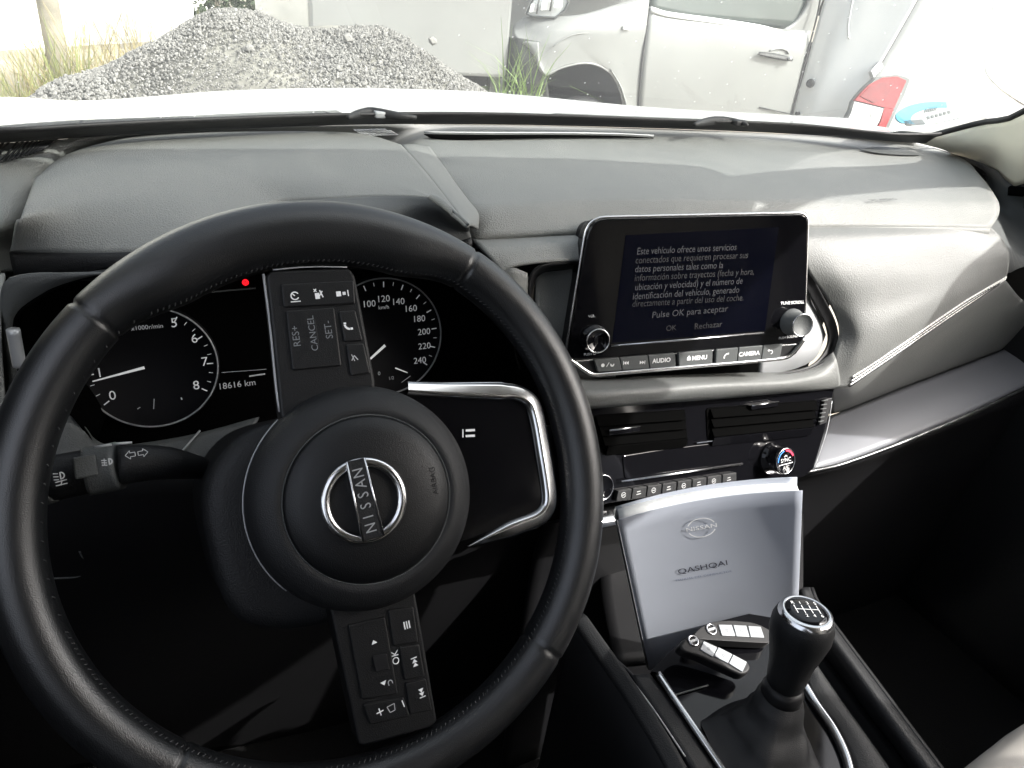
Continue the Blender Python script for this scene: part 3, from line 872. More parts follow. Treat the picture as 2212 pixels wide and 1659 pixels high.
# button strip under the glass
TL, TR, BR_, BL = Vector((1282, 777)), Vector((1690, 742)), Vector((1683, 776)), Vector((1290, 803))
cuts = [0, .135, .285, .43, .445, .63, .645, .765, .895, 1.0]
names = ["sun", "skip", "AUDIO", None, "MENU", None, "phone", "CAMERA", "back"]
bsl = prism("button_strip", rounded([d2(u, v) for u, v in [(1232, 778), (1270, 776), (1657, 745), (1737, 739), (1722, 766), (1700, 774), (1281, 809)]], .002), -.014, -.002, M["black"], body, bev=.0008)
for k, nme in enumerate(names):
    f0, f1 = cuts[k] + .002, cuts[k + 1] - .002
    q = [TL.lerp(TR, f0), TL.lerp(TR, f1), BL.lerp(BR_, f1), BL.lerp(BR_, f0)]
    if nme is None:
        continue
    bt = prism("screen_button", rounded([d2(x.x, x.y) for x in q], .0012), -.003, .0015, M["grey"], body, bev=.0006)
    c = sum(q, Vector((0, 0))) / 4
    p_ = dl(c.x, c.y, .0019)
    x, y, h = p_.x, p_.y, .0019
    rs = math.atan2((d2(*q[1]) - d2(*q[0])).y, (d2(*q[1]) - d2(*q[0])).x)
    if nme in ("AUDIO", "CAMERA"):
        text(nme, p_, .0060, M["ink"], bt, rot=rs, bold=.0002)
    elif nme == "MENU":
        text("MENU", (x + .005, y, h), .0060, M["ink"], bt, rot=rs, bold=.0002)
        flat("symbol", [[(x - .0085, y - .0022), (x - .0045, y - .0022), (x - .0045, y + .0005), (x - .0065, y + .0028), (x - .0085, y + .0005)]], h, M["ink"], bt)
    elif nme == "sun":
        flat("symbol", [arc(x - .005, y - .0004, 0, .0018, 0, math.tau, 14), bar(x - .0012, y - .002, x + .0012, y + .0022, .0007), arc(x + .0045, y, .0006, .0021, R(150), R(390), 12)], h, M["ink"], bt)
    elif nme == "skip":
        pol = []
        for s, cx in ((-1, x - .0072), (1, x + .0072)):
            for o_ in (0, .0024):
                pol.append([(cx + s * (o_ - .0014), y + .0018), (cx + s * (o_ - .0014), y - .0018), (cx + s * (o_ + .001), y)])
            pol.append(bar(cx + s * .0038, y - .0018, cx + s * .0038, y + .0018, .0007))
        flat("symbol", pol, h, M["ink"], bt)
    elif nme == "phone":
        flat("symbol", [arc(x + .002, y - .002, .0032, .0045, R(95), R(185), 12), bar(x - .0024, y - .0022, x - .001, y - .0022, .0016), bar(x + .0018, y + .002, x + .003, y + .002, .0016)], h, M["ink"], bt)
    elif nme == "back":
        flat("symbol", [arc(x, y, .0014, .0021, R(-90), R(90), 12), bar(x - .0025, y + .00175, x, y + .00175, .0007), [(x - .0022, y + .0033), (x - .0022, y + .0003), (x - .004, y + .0018)]], h, M["ink"], bt)
strip = [dl(u, v, .0) for u, v in [(1226, 774), (1236, 780), (1262, 799), (1281, 809), (1310, 808), (1500, 791), (1690, 774), (1706, 768), (1722, 752), (1738, 730)]]
tube("chrome_strip", strip, .0022, M["chrome"], body, n=70, seg=8)

# ------------------------------------------------------------------ instrument cluster
kf = frame((.07, .60, -.31), (0, -math.cos(R(15)), math.sin(R(15))))
kl = lambda u, v, h=0.0: loc(kf, u, v, h)
k2 = lambda u, v, h=0.0: loc(kf, u, v, h).to_2d()
clu = prism("instrument_cluster", rounded([k2(u, v) for u, v in [(-40, 560), (700, 480), (1120, 560), (1140, 800), (1100, 935), (420, 960), (215, 955), (60, 900)]], .02), -.02, 0, M["void"], None, m=kf)
tag(clu, "dark instrument cluster with two round dials behind the steering wheel", "instrument cluster")
fmat = pbr("gauge_face", (.004, .004, .005), .7, var=.1, spec=.15)
def ring(cu, cv, ru, name="gauge"):
    c = kl(cu, cv)
    r = ((kl(cu + ru, cv) - c).length + (kl(cu - ru, cv) - c).length) / 2
    g = lathe(name, [(r * 1.04, 0), (r * 1.04, .003), (r, .004), (r * .985, .0015), (0, .0015)], fmat, clu, m=Matrix.Translation(c))
    tube("gauge_ring", [(r * math.cos(i * math.tau / 90), r * math.sin(i * math.tau / 90), .0042) for i in range(90)], .00075, M["silver"], g, closed=True, seg=6)
    return g, c, r
g1, c1, r1 = ring(328, 793, 147)
g2, c2, r2 = ring(829, 727, 124)
def gtext(g, c, s_, u, v, size, mt="backlit"):
    p_ = kl(u, v, .0022) - c
    text(s_, (p_.x, p_.y, .0022), size, M[mt], g)
for s_, u, v in [("5", 376, 698), ("6", 420, 732), ("7", 442, 782), ("8", 424, 833), ("1", 215, 806), ("0", 243, 855)]:
    gtext(g1, c1, s_, u, v, .0112)
gtext(g1, c1, "x1000r/min", 318, 707, .0052, "dim")
for s_, u, v in [("100", 797, 657), ("120", 828, 646), ("140", 860, 652), ("160", 887, 667), ("180", 905, 689), ("200", 916, 717), ("220", 917, 748), ("240", 907, 779)]:
    gtext(g2, c2, s_, u, v, .0088)
gtext(g2, c2, "km/h", 829, 664, .0052)
gtext(g2, c2, "0", 819, 807, .0052, "dim")
gtext(g2, c2, "1/2", 845, 817, .0045, "dim")
def ticks(g, a0, a1, n, r, big, mt):
    pol = []
    for i in range(n + 1):
        a = a0 + (a1 - a0) * i / n
        L = .0052 if i % big == 0 else .0034
        wd = .0010 if i % big == 0 else .0005
        pol.append(bar((r - .0035) * math.cos(a), (r - .0035) * math.sin(a), (r - .0035 - L) * math.cos(a), (r - .0035 - L) * math.sin(a), wd))
    return flat("scale_marks", pol, .0022, M[mt], g)
def pang(c, u, v):
    q = kl(u, v) - c
    return math.atan2(q.y, q.x)
ticks(g1, pang(c1, 384, 680), pang(c1, 447, 843), 9, r1, 3, "backlit")
ticks(g1, pang(c1, 196, 808) + math.tau, pang(c1, 228, 871) + math.tau, 3, r1, 3, "backlit")
ticks(g2, pang(c2, 797, 648), pang(c2, 921, 787), 14, r2, 2, "backlit")
needle_m = pbr("needle_white", (.7, .7, .7), .5, emit=((.9, .9, .9), .09), var=.02)
def needle(g, c, a, b, w0, w1):
    p, q = kl(*a, .004) - c, kl(*b, .004) - c
    d = (q - p).normalized()
    nrm = Vector((-d.y, d.x, 0))
    vs = [(p + nrm * w0).to_2d(), (p - nrm * w0).to_2d(), (q - nrm * w1).to_2d(), (q + nrm * w1).to_2d()]
    prism("needle", vs, .0035, .0045, needle_m, g)
needle(g1, c1, (312, 794), (200, 824), .0011, .0004)
needle(g2, c2, (832, 746), (800, 775), .0012, .0009)
needle(g2, c2, (854, 795), (880, 805), .0006, .0004)
flat("symbol", [bar(*(kl(885, 811) - c2).to_2d(), *(kl(866, 825) - c2).to_2d(), .0005)], .0022, M["dim"], g2)
flat("symbol", [bar(*(kl(333, 860) - c1).to_2d(), *(kl(332, 882) - c1).to_2d(), .0006), bar(*(kl(303, 878) - c1).to_2d(), *(kl(297, 882) - c1).to_2d(), .0008), bar(*(kl(391, 857) - c1).to_2d(), *(kl(393, 862) - c1).to_2d(), .001)], .0022, M["dim"], g1)
p_ = kl(512, 831, .0014)
text("18616 km", p_, .0080, M["dim"], clu, rot=.0)
flat("symbol", [bar(*k2(478, 804), *k2(575, 797), .0004), bar(*k2(538, 812), *k2(572, 807), .0012)], .0012, M["dim"], clu)
flat("symbol", [bar(*k2(390, 636), *k2(552, 622), .0012)], .0012, M["grey"], clu)
wl = kl(530, 610, .0015)
lathe("warning_light", [(.0027, 0), (.0027, .0006), (0, .0006)], M["red"], clu, m=Matrix.Translation(wl), seg=24)
text("(!)", (wl.x, wl.y, .0028), .0042, M["inkdark"], clu, bold=.0001)
# hood walls round the dials and the grey frame on their left
inn = [Y(u, v, .52) for u, v in [(205, 960), (180, 920), (140, 880), (60, 850), (40, 780), (34, 690), (67, 658), (134, 620), (230, 592), (400, 560), (620, 530), (900, 535), (1060, 600), (1120, 800)]]
inb = [q + Vector((.004, .075, -.02)) for q in inn]
loft("cluster_wall", [inn, inb], M["void"], dash, nu=60, nv=4, solid=.002)
fo = [Y(u, v, .518) for u, v in [(150, 1010), (100, 960), (60, 920), (24, 870), (14, 780), (2, 690), (8, 610), (60, 592), (150, 588), (330, 583), (420, 560)]]
fi = [Y(u, v, .522) for u, v in [(205, 960), (180, 920), (140, 880), (60, 850), (40, 780), (34, 690), (67, 658), (134, 620), (230, 592), (330, 586), (430, 562)]]
loft("cluster_frame", [fo, [a.lerp(b, .5) + Vector((0, -.003, 0)) for a, b in zip(crm(fo, 30), crm(fi, 30))], fi], M["grey"], dash, nu=50, nv=8, solid=.003)
tube("frame_edge", [Y(u, v, .505) for u, v in [(28, 712), (34, 745), (42, 790)]], .004, M["silver"], dash, n=10)
lo_t = [Y(u, v, .522) for u, v in [(90, 870), (181, 919), (205, 948), (240, 962), (320, 955), (430, 935), (560, 900)]]
lo_b = [Y(u, v, .50) for u, v in [(40, 1010), (110, 1010), (200, 1020), (260, 1020), (330, 1010), (370, 1004), (520, 1000)]]
loft("lower_frame", [lo_t, lo_b], M["grey"], dash, nu=40, nv=6, solid=.003)
tube("frame_edge", [Y(366, 1006, .497), Y(432, 930, .52)], .0008, M["silver"], dash, seg=6)
# left end of the dash and its vent
le1 = [PL(u, v, (CX, .55, -.213), (0, 0, 1)) for u, v in [(-330, 600), (-60, 595), (10, 590)]]
le2 = [Y(u, v, .515) for u, v in [(-330, 720), (-100, 690), (0, 680)]]
le3 = [Y(u, v, .49) for u, v in [(-330, 1050), (-140, 1020), (20, 1000)]]
loft("dash_end_cap", [le1, le2, le3], M["dash"], dash, nu=20, nv=14, solid=.003)

# knee panel below the dials, column shroud
kn = [[Y(u, v, .505) for u, v in [(-330, 1010), (40, 1012), (300, 1015), (700, 1000), (1000, 960), (1240, 910)]],
      [Y(u, v, .50) for u, v in [(-330, 1200), (40, 1200), (300, 1190), (700, 1170), (1000, 1140), (1290, 1100)]],
      [Y(u, v, .56) for u, v in [(-330, 1500), (40, 1480), (300, 1440), (700, 1400), (1000, 1370), (1290, 1330)]],
      [Y(u, v, .66) for u, v in [(-330, 1700), (40, 1680), (300, 1640), (700, 1600), (1000, 1560), (1290, 1520)]]]
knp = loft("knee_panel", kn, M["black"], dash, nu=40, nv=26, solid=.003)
tube("panel_seam", [Y(110, 1250, .505), Y(165, 1246, .507), Y(180, 1238, .507), Y(183, 1215, .504), Y(172, 1190, .50)], .0010, M["grey"], knp, n=20, seg=6)
tube("panel_seam", [Y(160, 1372, .535), Y(183, 1369, .535)], .0012, M["grey"], knp, seg=6)
tube("release_handle", [Y(452, 1325, .545), Y(521, 1322, .545)], .0030, M["silver"], knp, seg=8)
# ================================================================== STEERING WHEEL (turned a quarter to the left)
wfm = frame((.0777, .3542, -.2981), (.0048, -.8246, .5657), (1, .006, 0))
sw = empty("steering_wheel", "black leather steering wheel turned a quarter left in front of the dials", "steering wheel", wfm)
wl_ = lambda u, v, h=0.0: loc(wfm, u, v, h)
w2_ = lambda u, v, h=0.0: loc(wfm, u, v, h).to_2d()
seams = [math.atan2(*reversed(w2_(u, v))) for u, v in [(160, 655), (1015, 562), (1165, 1395), (388, 1632)]]
NS, NK = 600, 28
vs, fs = [], []
for i in range(NS):
    a = math.tau * i / NS
    d0 = min(abs((a + math.pi) % math.tau - math.pi), 9)
    Rm = .1752 - .0035 * math.exp(-(d0 / .55) ** 2)
    k = 1.0
    for s_ in seams:
        dd = abs((a - s_ + math.pi) % math.tau - math.pi) * .175
        k -= .10 * math.exp(-(dd / .0011) ** 2)
    def inseg(a0, a1, w_=.035):                        # thicker thumb grip between two seams
        t0, t1 = (a - a0), (a1 - a)
        e0, e1 = max(0.0, min(1.0, t0 / .30)), max(0.0, min(1.0, t1 / .30))
        return e0 * e0 * (3 - 2 * e0) * e1 * e1 * (3 - 2 * e1)
    aa = a if a < 4 else a - math.tau
    gk = inseg(seams[1], seams[0]) 
    grip = 1.0
    thick = .0050 * gk
    for j in range(NK):
        f = math.tau * j / NK
        rr = Rm - thick + (.0156 + thick) * k * math.cos(f)
        vs.append((rr * math.cos(a), rr * math.sin(a), (.0165 + thick * .4) * k * math.sin(f)))
for i in range(NS):
    for j in range(NK):
        fs.append((i * NK + j, i * NK + (j + 1) % NK, ((i + 1) % NS) * NK + (j + 1) % NK, ((i + 1) % NS) * NK + j))
rim = mesh("rim", vs, fs, M["leather"], sw)
bmv = ([], [])
for i in range(300):                                   # stitches along the inner edge
    a = math.tau * i / 300
    if 2.2 < a < 3.4 and i % 3:
        continue
    r0 = .1752 - .0035 * math.exp(-(min(a, math.tau - a) / .55) ** 2)
    tk = 0.0
    if seams[1] < a < seams[0]:
        e0, e1 = min(1.0, (a - seams[1]) / .30), min(1.0, (seams[0] - a) / .30)
        tk = .0100 * e0 * e0 * (3 - 2 * e0) * e1 * e1 * (3 - 2 * e1)
    p = lambda da, dr, h: Vector(((r0 - tk - .0150 - dr) * math.cos(a + da), (r0 - tk - .0150 - dr) * math.sin(a + da), h))
    tube("", [p(0, -.0012, .0072), p(.006, -.0002, .0055), p(.012, -.0006, .0030)], .00032, None, None, seg=4, bm=bmv)
st = mesh("stitching", bmv[0], bmv[1], M["darkthread"], rim)
st["kind"] = "stuff"

# hub cover and airbag pad
hl, hr, ht = w2_(530, 1085, .008), w2_(1016, 1085, .008), w2_(775, 834, .008)
hx = (hl.x + hr.x) / 2
HR = (hr - hl).length / 2
hy = ht.y - HR + .001
hub = lathe("hub_cover", [(HR * .93, -.045), (HR, -.028), (HR, .004), (HR * .975, .013), (HR * .90, .020), (HR * .80, .0238), (HR * .745, .0248), (HR * .725, .0236), (.0, .0225)], M["hubring"], sw, seg=96, cx=hx, cy=hy)
IR = HR * .715
ab = lathe("airbag_pad", [(IR, .0215), (IR, .0245), (IR * .97, .0265), (IR * .8, .0300), (IR * .5, .0325), (0, .0335)], M["hubpad"], sw, seg=96, cx=hx, cy=hy)
tube("pad_groove", [(hx + IR * 1.012 * math.cos(math.tau * i / 96), hy + IR * 1.012 * math.sin(math.tau * i / 96), .0238) for i in range(96)], .0005, M["grey"], hub, closed=True, seg=6)
tube("hub_line", [(hx + HR * 1.006 * math.cos(math.tau * i / 96), hy + HR * 1.006 * math.sin(math.tau * i / 96), .001) for i in range(34, 60)], .0005, M["silver"], hub, seg=6)
# emblem: ring, bar, letters
EC = wl_(788, 1082, .036)
el, er = w2_(699, 1085, .036), w2_(878, 1083, .036)
ER = (er - el).length / 2 - .0018
emb = tube("emblem", [(EC.x + ER * math.cos(math.tau * i / 90), EC.y + ER * math.sin(math.tau * i / 90), .0352) for i in range(90)], .003, M["chrome"], sw, closed=True,
           prof=[(.0030 * math.cos(math.tau * k / 12), .0022 * math.sin(math.tau * k / 12)) for k in range(12)], up=(0, 0, 1))
eb = [w2_(u, v, .0385) for u, v in [(749, 998), (787, 989), (829, 1157), (785, 1170)]]
barf = prism("emblem_bar", rounded(eb, .0008), .032, .0385, M["dark"], emb, bev=.0004)
for a, b in ((eb[0], eb[3]), (eb[1], eb[2])):
    tube("bar_edge", [Vector((a.x, a.y, .0383)), Vector((b.x, b.y, .0383))], .0007, M["chrome"], emb, seg=6)
ea = (eb[0] + eb[1]) / 2
ebm = (eb[2] + eb[3]) / 2
dirv = (ea - ebm)
for i, chh in enumerate("NISSAN"):
    p = ebm + dirv * (.07 + .835 * (i + .5) / 6)
    text(chh, (p.x, p.y, .0388), .0092, M["silver"], emb, rot=math.atan2(dirv.y, dirv.x), name="letter", xs=.85)
# pad print, barely readable
text("SRS\nAIRBAG", (wl_(930, 1040, .031).x, wl_(930, 1040, .031).y, .0305), .0050, M["black"], ab, rot=R(90))

# spokes
def spoke(uv, h0, h1, rad):
    return prism("spoke", rounded([w2_(u, v, h1) for u, v in uv], rad), h0, h1, M["hubpad"], sw, bev=.002, seg=3)
up_ = spoke([(574, 594), (590, 583), (755, 578), (768, 596), (812, 830), (800, 900), (640, 960), (606, 900)], -.016, .006, [.006, .006, .008, .006, .003, .003, .003, .003])
lw_ = spoke([(690, 1210), (880, 1190), (905, 1325), (945, 1560), (930, 1572), (788, 1612), (774, 1608), (728, 1390)], -.016, .006, [.003, .003, .004, .006, .006, .006, .006, .004])
tube("chrome_line", [wl_(569, 592, .004), wl_(583, 700, .004), wl_(597, 840, .004), wl_(604, 890, .004)], .0009, M["silver"], up_, n=20, seg=6)
tube("spoke_edge", [wl_(590, 583, .0065), wl_(660, 577, .0065), wl_(750, 577, .0065)], .0005, M["silver"], up_, n=16, seg=6)
tube("chrome_line", [wl_(719, 1318, .003), wl_(740, 1420, .003)], .0005, M["silver"], lw_, seg=6)
def button(par, uv, h=.0075):
    return prism("wheel_button", rounded([w2_(u, v, h) for u, v in uv], .0015), .005, h, M["hubpad"], par, bev=.0008)
def sym(par, u, v, polys, mt="backlit", h=.0079, rot=R(90), s=.001):
    c = w2_(u, v, h)
    cs, sn = math.cos(rot), math.sin(rot)
    return flat("symbol", [[(c.x + s * (x * cs - y * sn), c.y + s * (x * sn + y * cs)) for x, y in p] for p in polys], h, M[mt], par)
def wtext(par, s_, u, v, size, mt="backlit", h=.0079):
    c = wl_(u, v, h)
    return text(s_, c, size, M[mt], par, rot=R(90))
# upper spoke: row of three keys, cruise rocker, side keys
bA = button(up_, [(607, 614), (764, 606), (768, 656), (613, 664)])
sym(up_, 637, 639, [arc(0, 0, 2.0, 2.7, R(-60), R(240), 14), bar(-3.6, -3, -3.6, 3, .6), bar(0, 0, 1.5, 1.5, .7)])
sym(up_, 688, 636, [[(-2.8, -.6), (-2.8, 2.2), (1, 2.2), (1, -.6)], bar(-2, -2.6, 2.6, -1, .7), bar(2, -2.6, -1, -.5, .6), bar(1.8, 1, 3.6, 2.6, .6), bar(1.8, 2.6, 3.6, 1, .6)])
sym(up_, 740, 634, [[(-1.6, 1), (-1.6, 4), (1.6, 4), (1.6, 1)], [(-1, -2), (-1, 0), (1, 0), (1, -2)], bar(-2, -3.5, 2, -3.5, .7)])
bB = button(up_, [(618, 672), (722, 664), (738, 790), (632, 800)])
wtext(up_, "RES+", 640, 726, .0062, "faint")
wtext(up_, "CANCEL", 676, 720, .0058, "faint")
prism("key_outline", [w2_(u, v, .0078) for u, v in [(666, 690), (681, 690), (690, 748), (672, 750)]], .0070, .0077, M["black"], up_, bev=.0003)
wtext(up_, "SET-", 710, 712, .0062, "faint")
bC = button(up_, [(732, 672), (768, 670), (784, 736), (744, 738)])
sym(up_, 752, 704, [arc(1.2, -1.2, 2.6, 3.9, R(95), R(175), 10), bar(-2.6, -2, -1.2, -2, 1.6), bar(1.2, 1.8, 2.4, 1.8, 1.6)])
bD = button(up_, [(748, 744), (786, 742), (800, 806), (758, 812)])
sym(up_, 766, 773, [bar(-1.5, -2, 1.5, 0, .6), bar(-1.5, 2, 1.5, 0, .6), bar(-2, .2, 2.4, 1.6, .5)], "dim")
# lower spoke: menu, cursor, skip keys, volume
bE = button(lw_, [(838, 1318), (893, 1310), (904, 1388), (850, 1396)])
sym(lw_, 879, 1350, [bar(-2.4, -1.6, 2.4, -1.6, .8), bar(-2.4, 0, 2.4, 0, .8), bar(-2.4, 1.6, 2.4, 1.6, .8)], rot=R(92))
bF = button(lw_, [(752, 1350), (832, 1332), (860, 1500), (782, 1512)])
prism("cursor_key", rounded([w2_(u, v, .0088) for u, v in [(804, 1418), (836, 1412), (842, 1446), (812, 1452)]], .001), .007, .0088, M["black"], lw_, bev=.0005)
sym(lw_, 808, 1388, [[(-1.6, 0), (.8, 1.9), (.8, -1.9)]], rot=R(-80))
sym(lw_, 829, 1476, [[(-1.4, 0), (1.2, 2), (1.2, -2)]], rot=R(100))
wtext(lw_, "OK", 855, 1420, .0062)
sym(lw_, 843, 1474, [arc(0, 0, 1.0, 1.6, R(-10), R(190), 10), bar(-1.3, 0, -1.3, -1.6, .5), bar(1.3, 0, 1.3, -1.2, .5)], "dim", rot=R(10))
bG = button(lw_, [(862, 1398), (906, 1392), (918, 1462), (874, 1470)])
sk = [[(-2.8, 1.8), (-2.8, -1.8), (-.4, 0)], [(-.4, 1.8), (-.4, -1.8), (2, 0)], bar(2.6, -2, 2.6, 2, .7)]
sym(lw_, 896, 1430, sk, rot=R(95))
bH = button(lw_, [(876, 1476), (920, 1466), (934, 1536), (886, 1544)])
sym(lw_, 911, 1497, sk, rot=R(-85))
bI = button(lw_, [(784, 1522), (872, 1506), (886, 1548), (800, 1566)])
sym(lw_, 821, 1538, [bar(-2.3, 0, 2.3, 0, .7), bar(0, -2.3, 0, 2.3, .7)], rot=R(10))
sym(lw_, 871, 1520, [bar(-2.2, 0, 2.2, 0, .7)], rot=R(103))
sym(lw_, 846, 1530, [bar(-2, -1.6, -2, 1.6, .5), bar(2, -2.4, 2, 2.4, .5), bar(-2, 1.6, 2, 2.4, .5), bar(-2, -1.6, 2, -2.4, .5)], "dim", rot=R(100))
# third spoke inside its silver frame
sp3 = prism("spoke", rounded([w2_(u, v, .0) for u, v in [(860, 846), (1128, 858), (1152, 885), (1182, 1060), (1168, 1108), (1010, 1168), (900, 1180)]], [.004, .012, .01, .012, .012, .01, .004]), -.018, .0, M["gloss"], sw, bev=.001)
c = w2_(1010, 936, .0006)
flat("symbol", [bar(*w2_(1000, 927, .0006), *w2_(1000, 945, .0006), .0009), bar(*w2_(1006, 930, .0006), *w2_(1026, 929, .0006), .0016), bar(*w2_(1006, 942, .0006), *w2_(1026, 941, .0006), .0016)], .0006, M["backlit"], sp3)
spts = [(880, 838), (960, 842), (1080, 845), (1122, 849), (1150, 868), (1163, 905), (1176, 980), (1188, 1060), (1187, 1092), (1168, 1118), (1120, 1138), (1060, 1161), (1010, 1180)]
spc = crm([wl_(u, v, .002) for u, v in spts], 70)
prof = [(-.0060, -.003), (-.0052, .0012), (-.0026, .0034), (-.0016, .0027), (.0030, .0022), (.0052, .0004), (.0060, -.003)]
vs, fs = [], []
for i, q in enumerate(spc):
    t_ = (spc[min(i + 1, 69)] - spc[max(i - 1, 0)]).normalized()
    nn = Vector((t_.y, -t_.x, 0))
    f = i / 69
    wdt = 1.0 if f < .86 else max(.12, 1 - (f - .86) / .14 * .88)
    wdt *= .8 + .35 * min(1, f / .3) if f < .3 else 1.0
    for x, y in prof:
        vs.append(q + nn * x * wdt * -1 + Vector((0, 0, y)))
K = len(prof)
for i in range(69):
    for k in range(K - 1):
        fs.append((i * K + k, i * K + k + 1, (i + 1) * K + k + 1, (i + 1) * K + k))
mesh("silver_trim", vs, fs, M["chrome"], sw)

# ------------------------------------------------------------------ column shroud and stalk
shr = []
for h, s_, dz in [(-.030, 1.0, 0), (-.06, 1.02, 0), (-.10, 1.06, 0), (-.16, 1.1, 0)]:
    row = []
    for x, y in [(-.010, .055), (-.055, .048), (-.080, .022), (-.083, -.02), (-.074, -.062), (-.045, -.078), (.0, -.080), (.035, -.07), (.05, -.03), (.05, .02), (.035, .05), (-.010, .055)]:
        row.append(wfm @ Vector((x * s_ + .004, y * s_, h)))
    shr.append(row)
sh0 = [wfm @ Vector((.004 + (x - .004) * .55, y * .55, -.027)) for x, y in [(-.010, .055), (-.055, .048), (-.080, .022), (-.083, -.02), (-.074, -.062), (-.045, -.078), (.0, -.080), (.035, -.07), (.05, -.03), (.05, .02), (.035, .05), (-.010, .055)]]
loft("column_shroud", [sh0] + shr, M["dark"], dash, nu=60, nv=22, solid=0)

stk = empty("indicator_stalk", "black indicator and headlamp stalk behind the left of the wheel rim", "stalk")
sa, sb, sc_, se = Y(60, 1052, .425), Y(112, 1030, .423), Y(262, 1004, .420), Y(300, 1000, .420)
rd = .0148
tube("stalk_arm", [Y(255, 1005, .42), Y(310, 1000, .421), Y(360, 1000, .425), Y(430, 1010, .45)], .013, M["dark"], stk, n=16, seg=20, rads=[.0125 - .0003 * i for i in range(16)])
tube("light_switch", [Y(20, 1058, .426), Y(60, 1048, .425), Y(112, 1034, .423)], rd, M["grey"], stk, n=8, seg=28)
tube("switch_sleeve", [Y(114, 1033, .423), Y(170, 1022, .422), Y(210, 1014, .421)], rd * .94, M["dark"], stk, n=10, seg=28)
tube("light_switch", [Y(186, 1019, .421), Y(225, 1012, .421), Y(258, 1005, .42)], rd * 1.02, M["grey"], stk, n=10, seg=28)
sx = (sc_ - sb).normalized()
vd = -Vector(Y(180, 1010, .42)).normalized()
def on_stalk(u, v, r):
    q = Y(u, v, .42)
    return q + vd * (r - .001)
sfm = lambda u, v, r=rd: frame(on_stalk(u, v, r + .0025), vd, sx)
flat("symbol", [arc(0, 0, .0016, .0023, R(-90), R(90), 10), bar(0, -.0022, 0, .0022, .0007)] + [bar(-.0036, y, -.001, y - .0004, .0006) for y in (-.0018, 0, .0018)], 0, M["dim"], stk, m=sfm(132, 1027))
flat("symbol", [bar(-.003, .0008, .003, .0014, .0006), bar(-.003, -.0012, .003, -.0008, .0006), bar(-.0004, -.0014, .0006, .0016, .0006)], 0, M["dim"], stk, m=sfm(134, 1042))
flat("symbol", [arc(.001, 0, .0012, .002, R(-90), R(90), 10), bar(.001, -.002, .001, .002, .0007)] + [bar(-.003, y, -.0002, y - .0006, .0006) for y in (-.0014, 0, .0014)] + [bar(-.0016, -.002, -.0014, .0022, .0004)], 0, M["dim"], stk, m=sfm(230, 998))
arr = lambda s_, cx: [bar(cx - s_ * .0028, -.0012, cx, -.0012, .0004), bar(cx - s_ * .0028, .0012, cx, .0012, .0004), bar(cx - s_ * .0028, -.0012, cx - s_ * .0028, .0012, .0004), bar(cx, .0012, cx, .0026, .0004), bar(cx, -.0012, cx, -.0026, .0004), bar(cx, .0026, cx + s_ * .0026, 0, .0004), bar(cx, -.0026, cx + s_ * .0026, 0, .0004)]
flat("symbol", arr(-1, -.0036) + arr(1, .0036), 0, M["dim"], stk, m=sfm(292, 981, .0128))
for a, b in (((203, 967), (240, 961)), ((243, 960), (284, 957))):
    tube("switch_line", [on_stalk(*a, .009), on_stalk(*b, .009)], .0009, M["silver"], stk, seg=6)
box("ring_grip", (0, 0, 0), (.012, .013, .003), M["grey"], stk, m=frame(on_stalk(184, 1008, rd), vd, sx), bev=.001)

# ================================================================== CENTRE CONSOLE
con = empty("centre_console", "black centre console with chrome rails beside the gear lever", "console")
PO, PN = Vector((.45, .25, -.53)), Vector((0, -.15, 1)).normalized()
cz = lambda u, v, d=0.0: PL(u, v, PO + PN * d, PN)
outl = [(1418, 1452), (1460, 1522), (1517, 1602), (1600, 1760), (1700, 1900)]
outr = [(1728, 1452), (1741, 1483), (1762, 1520), (1806, 1578), (1840, 1659), (1870, 1800), (1880, 1900)]
cfm = frame(PO, PN)
plate = [(1405, 1451), (1440, 1414), (1478, 1379), (1540, 1345), (1620, 1325), (1700, 1330), (1722, 1400)] + outr + list(reversed(outl))
prism("console_top", rounded([loc(cfm, u, v).to_2d() for u, v in plate], .003), -.03, 0, M["gloss"], con, m=cfm, bev=.003)
tube("chrome_rail", [cz(u, v, .003) for u, v in [(1421, 1455), (1454, 1505), (1512, 1590), (1565, 1668), (1640, 1790)]], .0032, M["chrome"], con, n=40, seg=10)
tube("chrome_rail", [cz(u, v, .003) for u, v in [(1737, 1478), (1762, 1520), (1803, 1580), (1832, 1648), (1850, 1760)]], .0040, M["chrome"], con, n=40, seg=10)
# side strips and walls
rs1 = [cz(u, v, .001) for u, v in [(1690, 1380), (1735, 1440), (1748, 1482), (1770, 1520), (1814, 1578), (1848, 1659), (1880, 1800)]]
rs2 = [cz(u, v, .004) for u, v in [(1725, 1372), (1768, 1440), (1800, 1488), (1840, 1545), (1880, 1600), (1921, 1659), (2010, 1790)]]
rs3 = [cz(u, v, -.02) for u, v in [(1735, 1352), (1790, 1428), (1830, 1480), (1870, 1535), (1920, 1600), (1965, 1659), (2060, 1790)]]
loft("console_side", [rs1, [a.lerp(b, .5) + PN * .002 for a, b in zip(crm(rs1, 20), crm(rs2, 20))], rs2], M["dark"], con, nu=30, nv=8, solid=.004)
loft("console_side", [rs2, [a.lerp(b, .5) - PN * .012 for a, b in zip(crm(rs2, 20), crm(rs3, 20))], rs3], M["black"], con, nu=30, nv=8, solid=.004)
rw1 = [cz(u, v, .006) for u, v in [(1733, 1270), (1745, 1300), (1795, 1370), (1860, 1458), (1935, 1560), (2008, 1659), (2110, 1800)]]
rw2 = [q + Vector((.012, 0, -.003)) for q in rw1]
rw3 = [q + Vector((.016, 0, -.34)) for q in rw1]
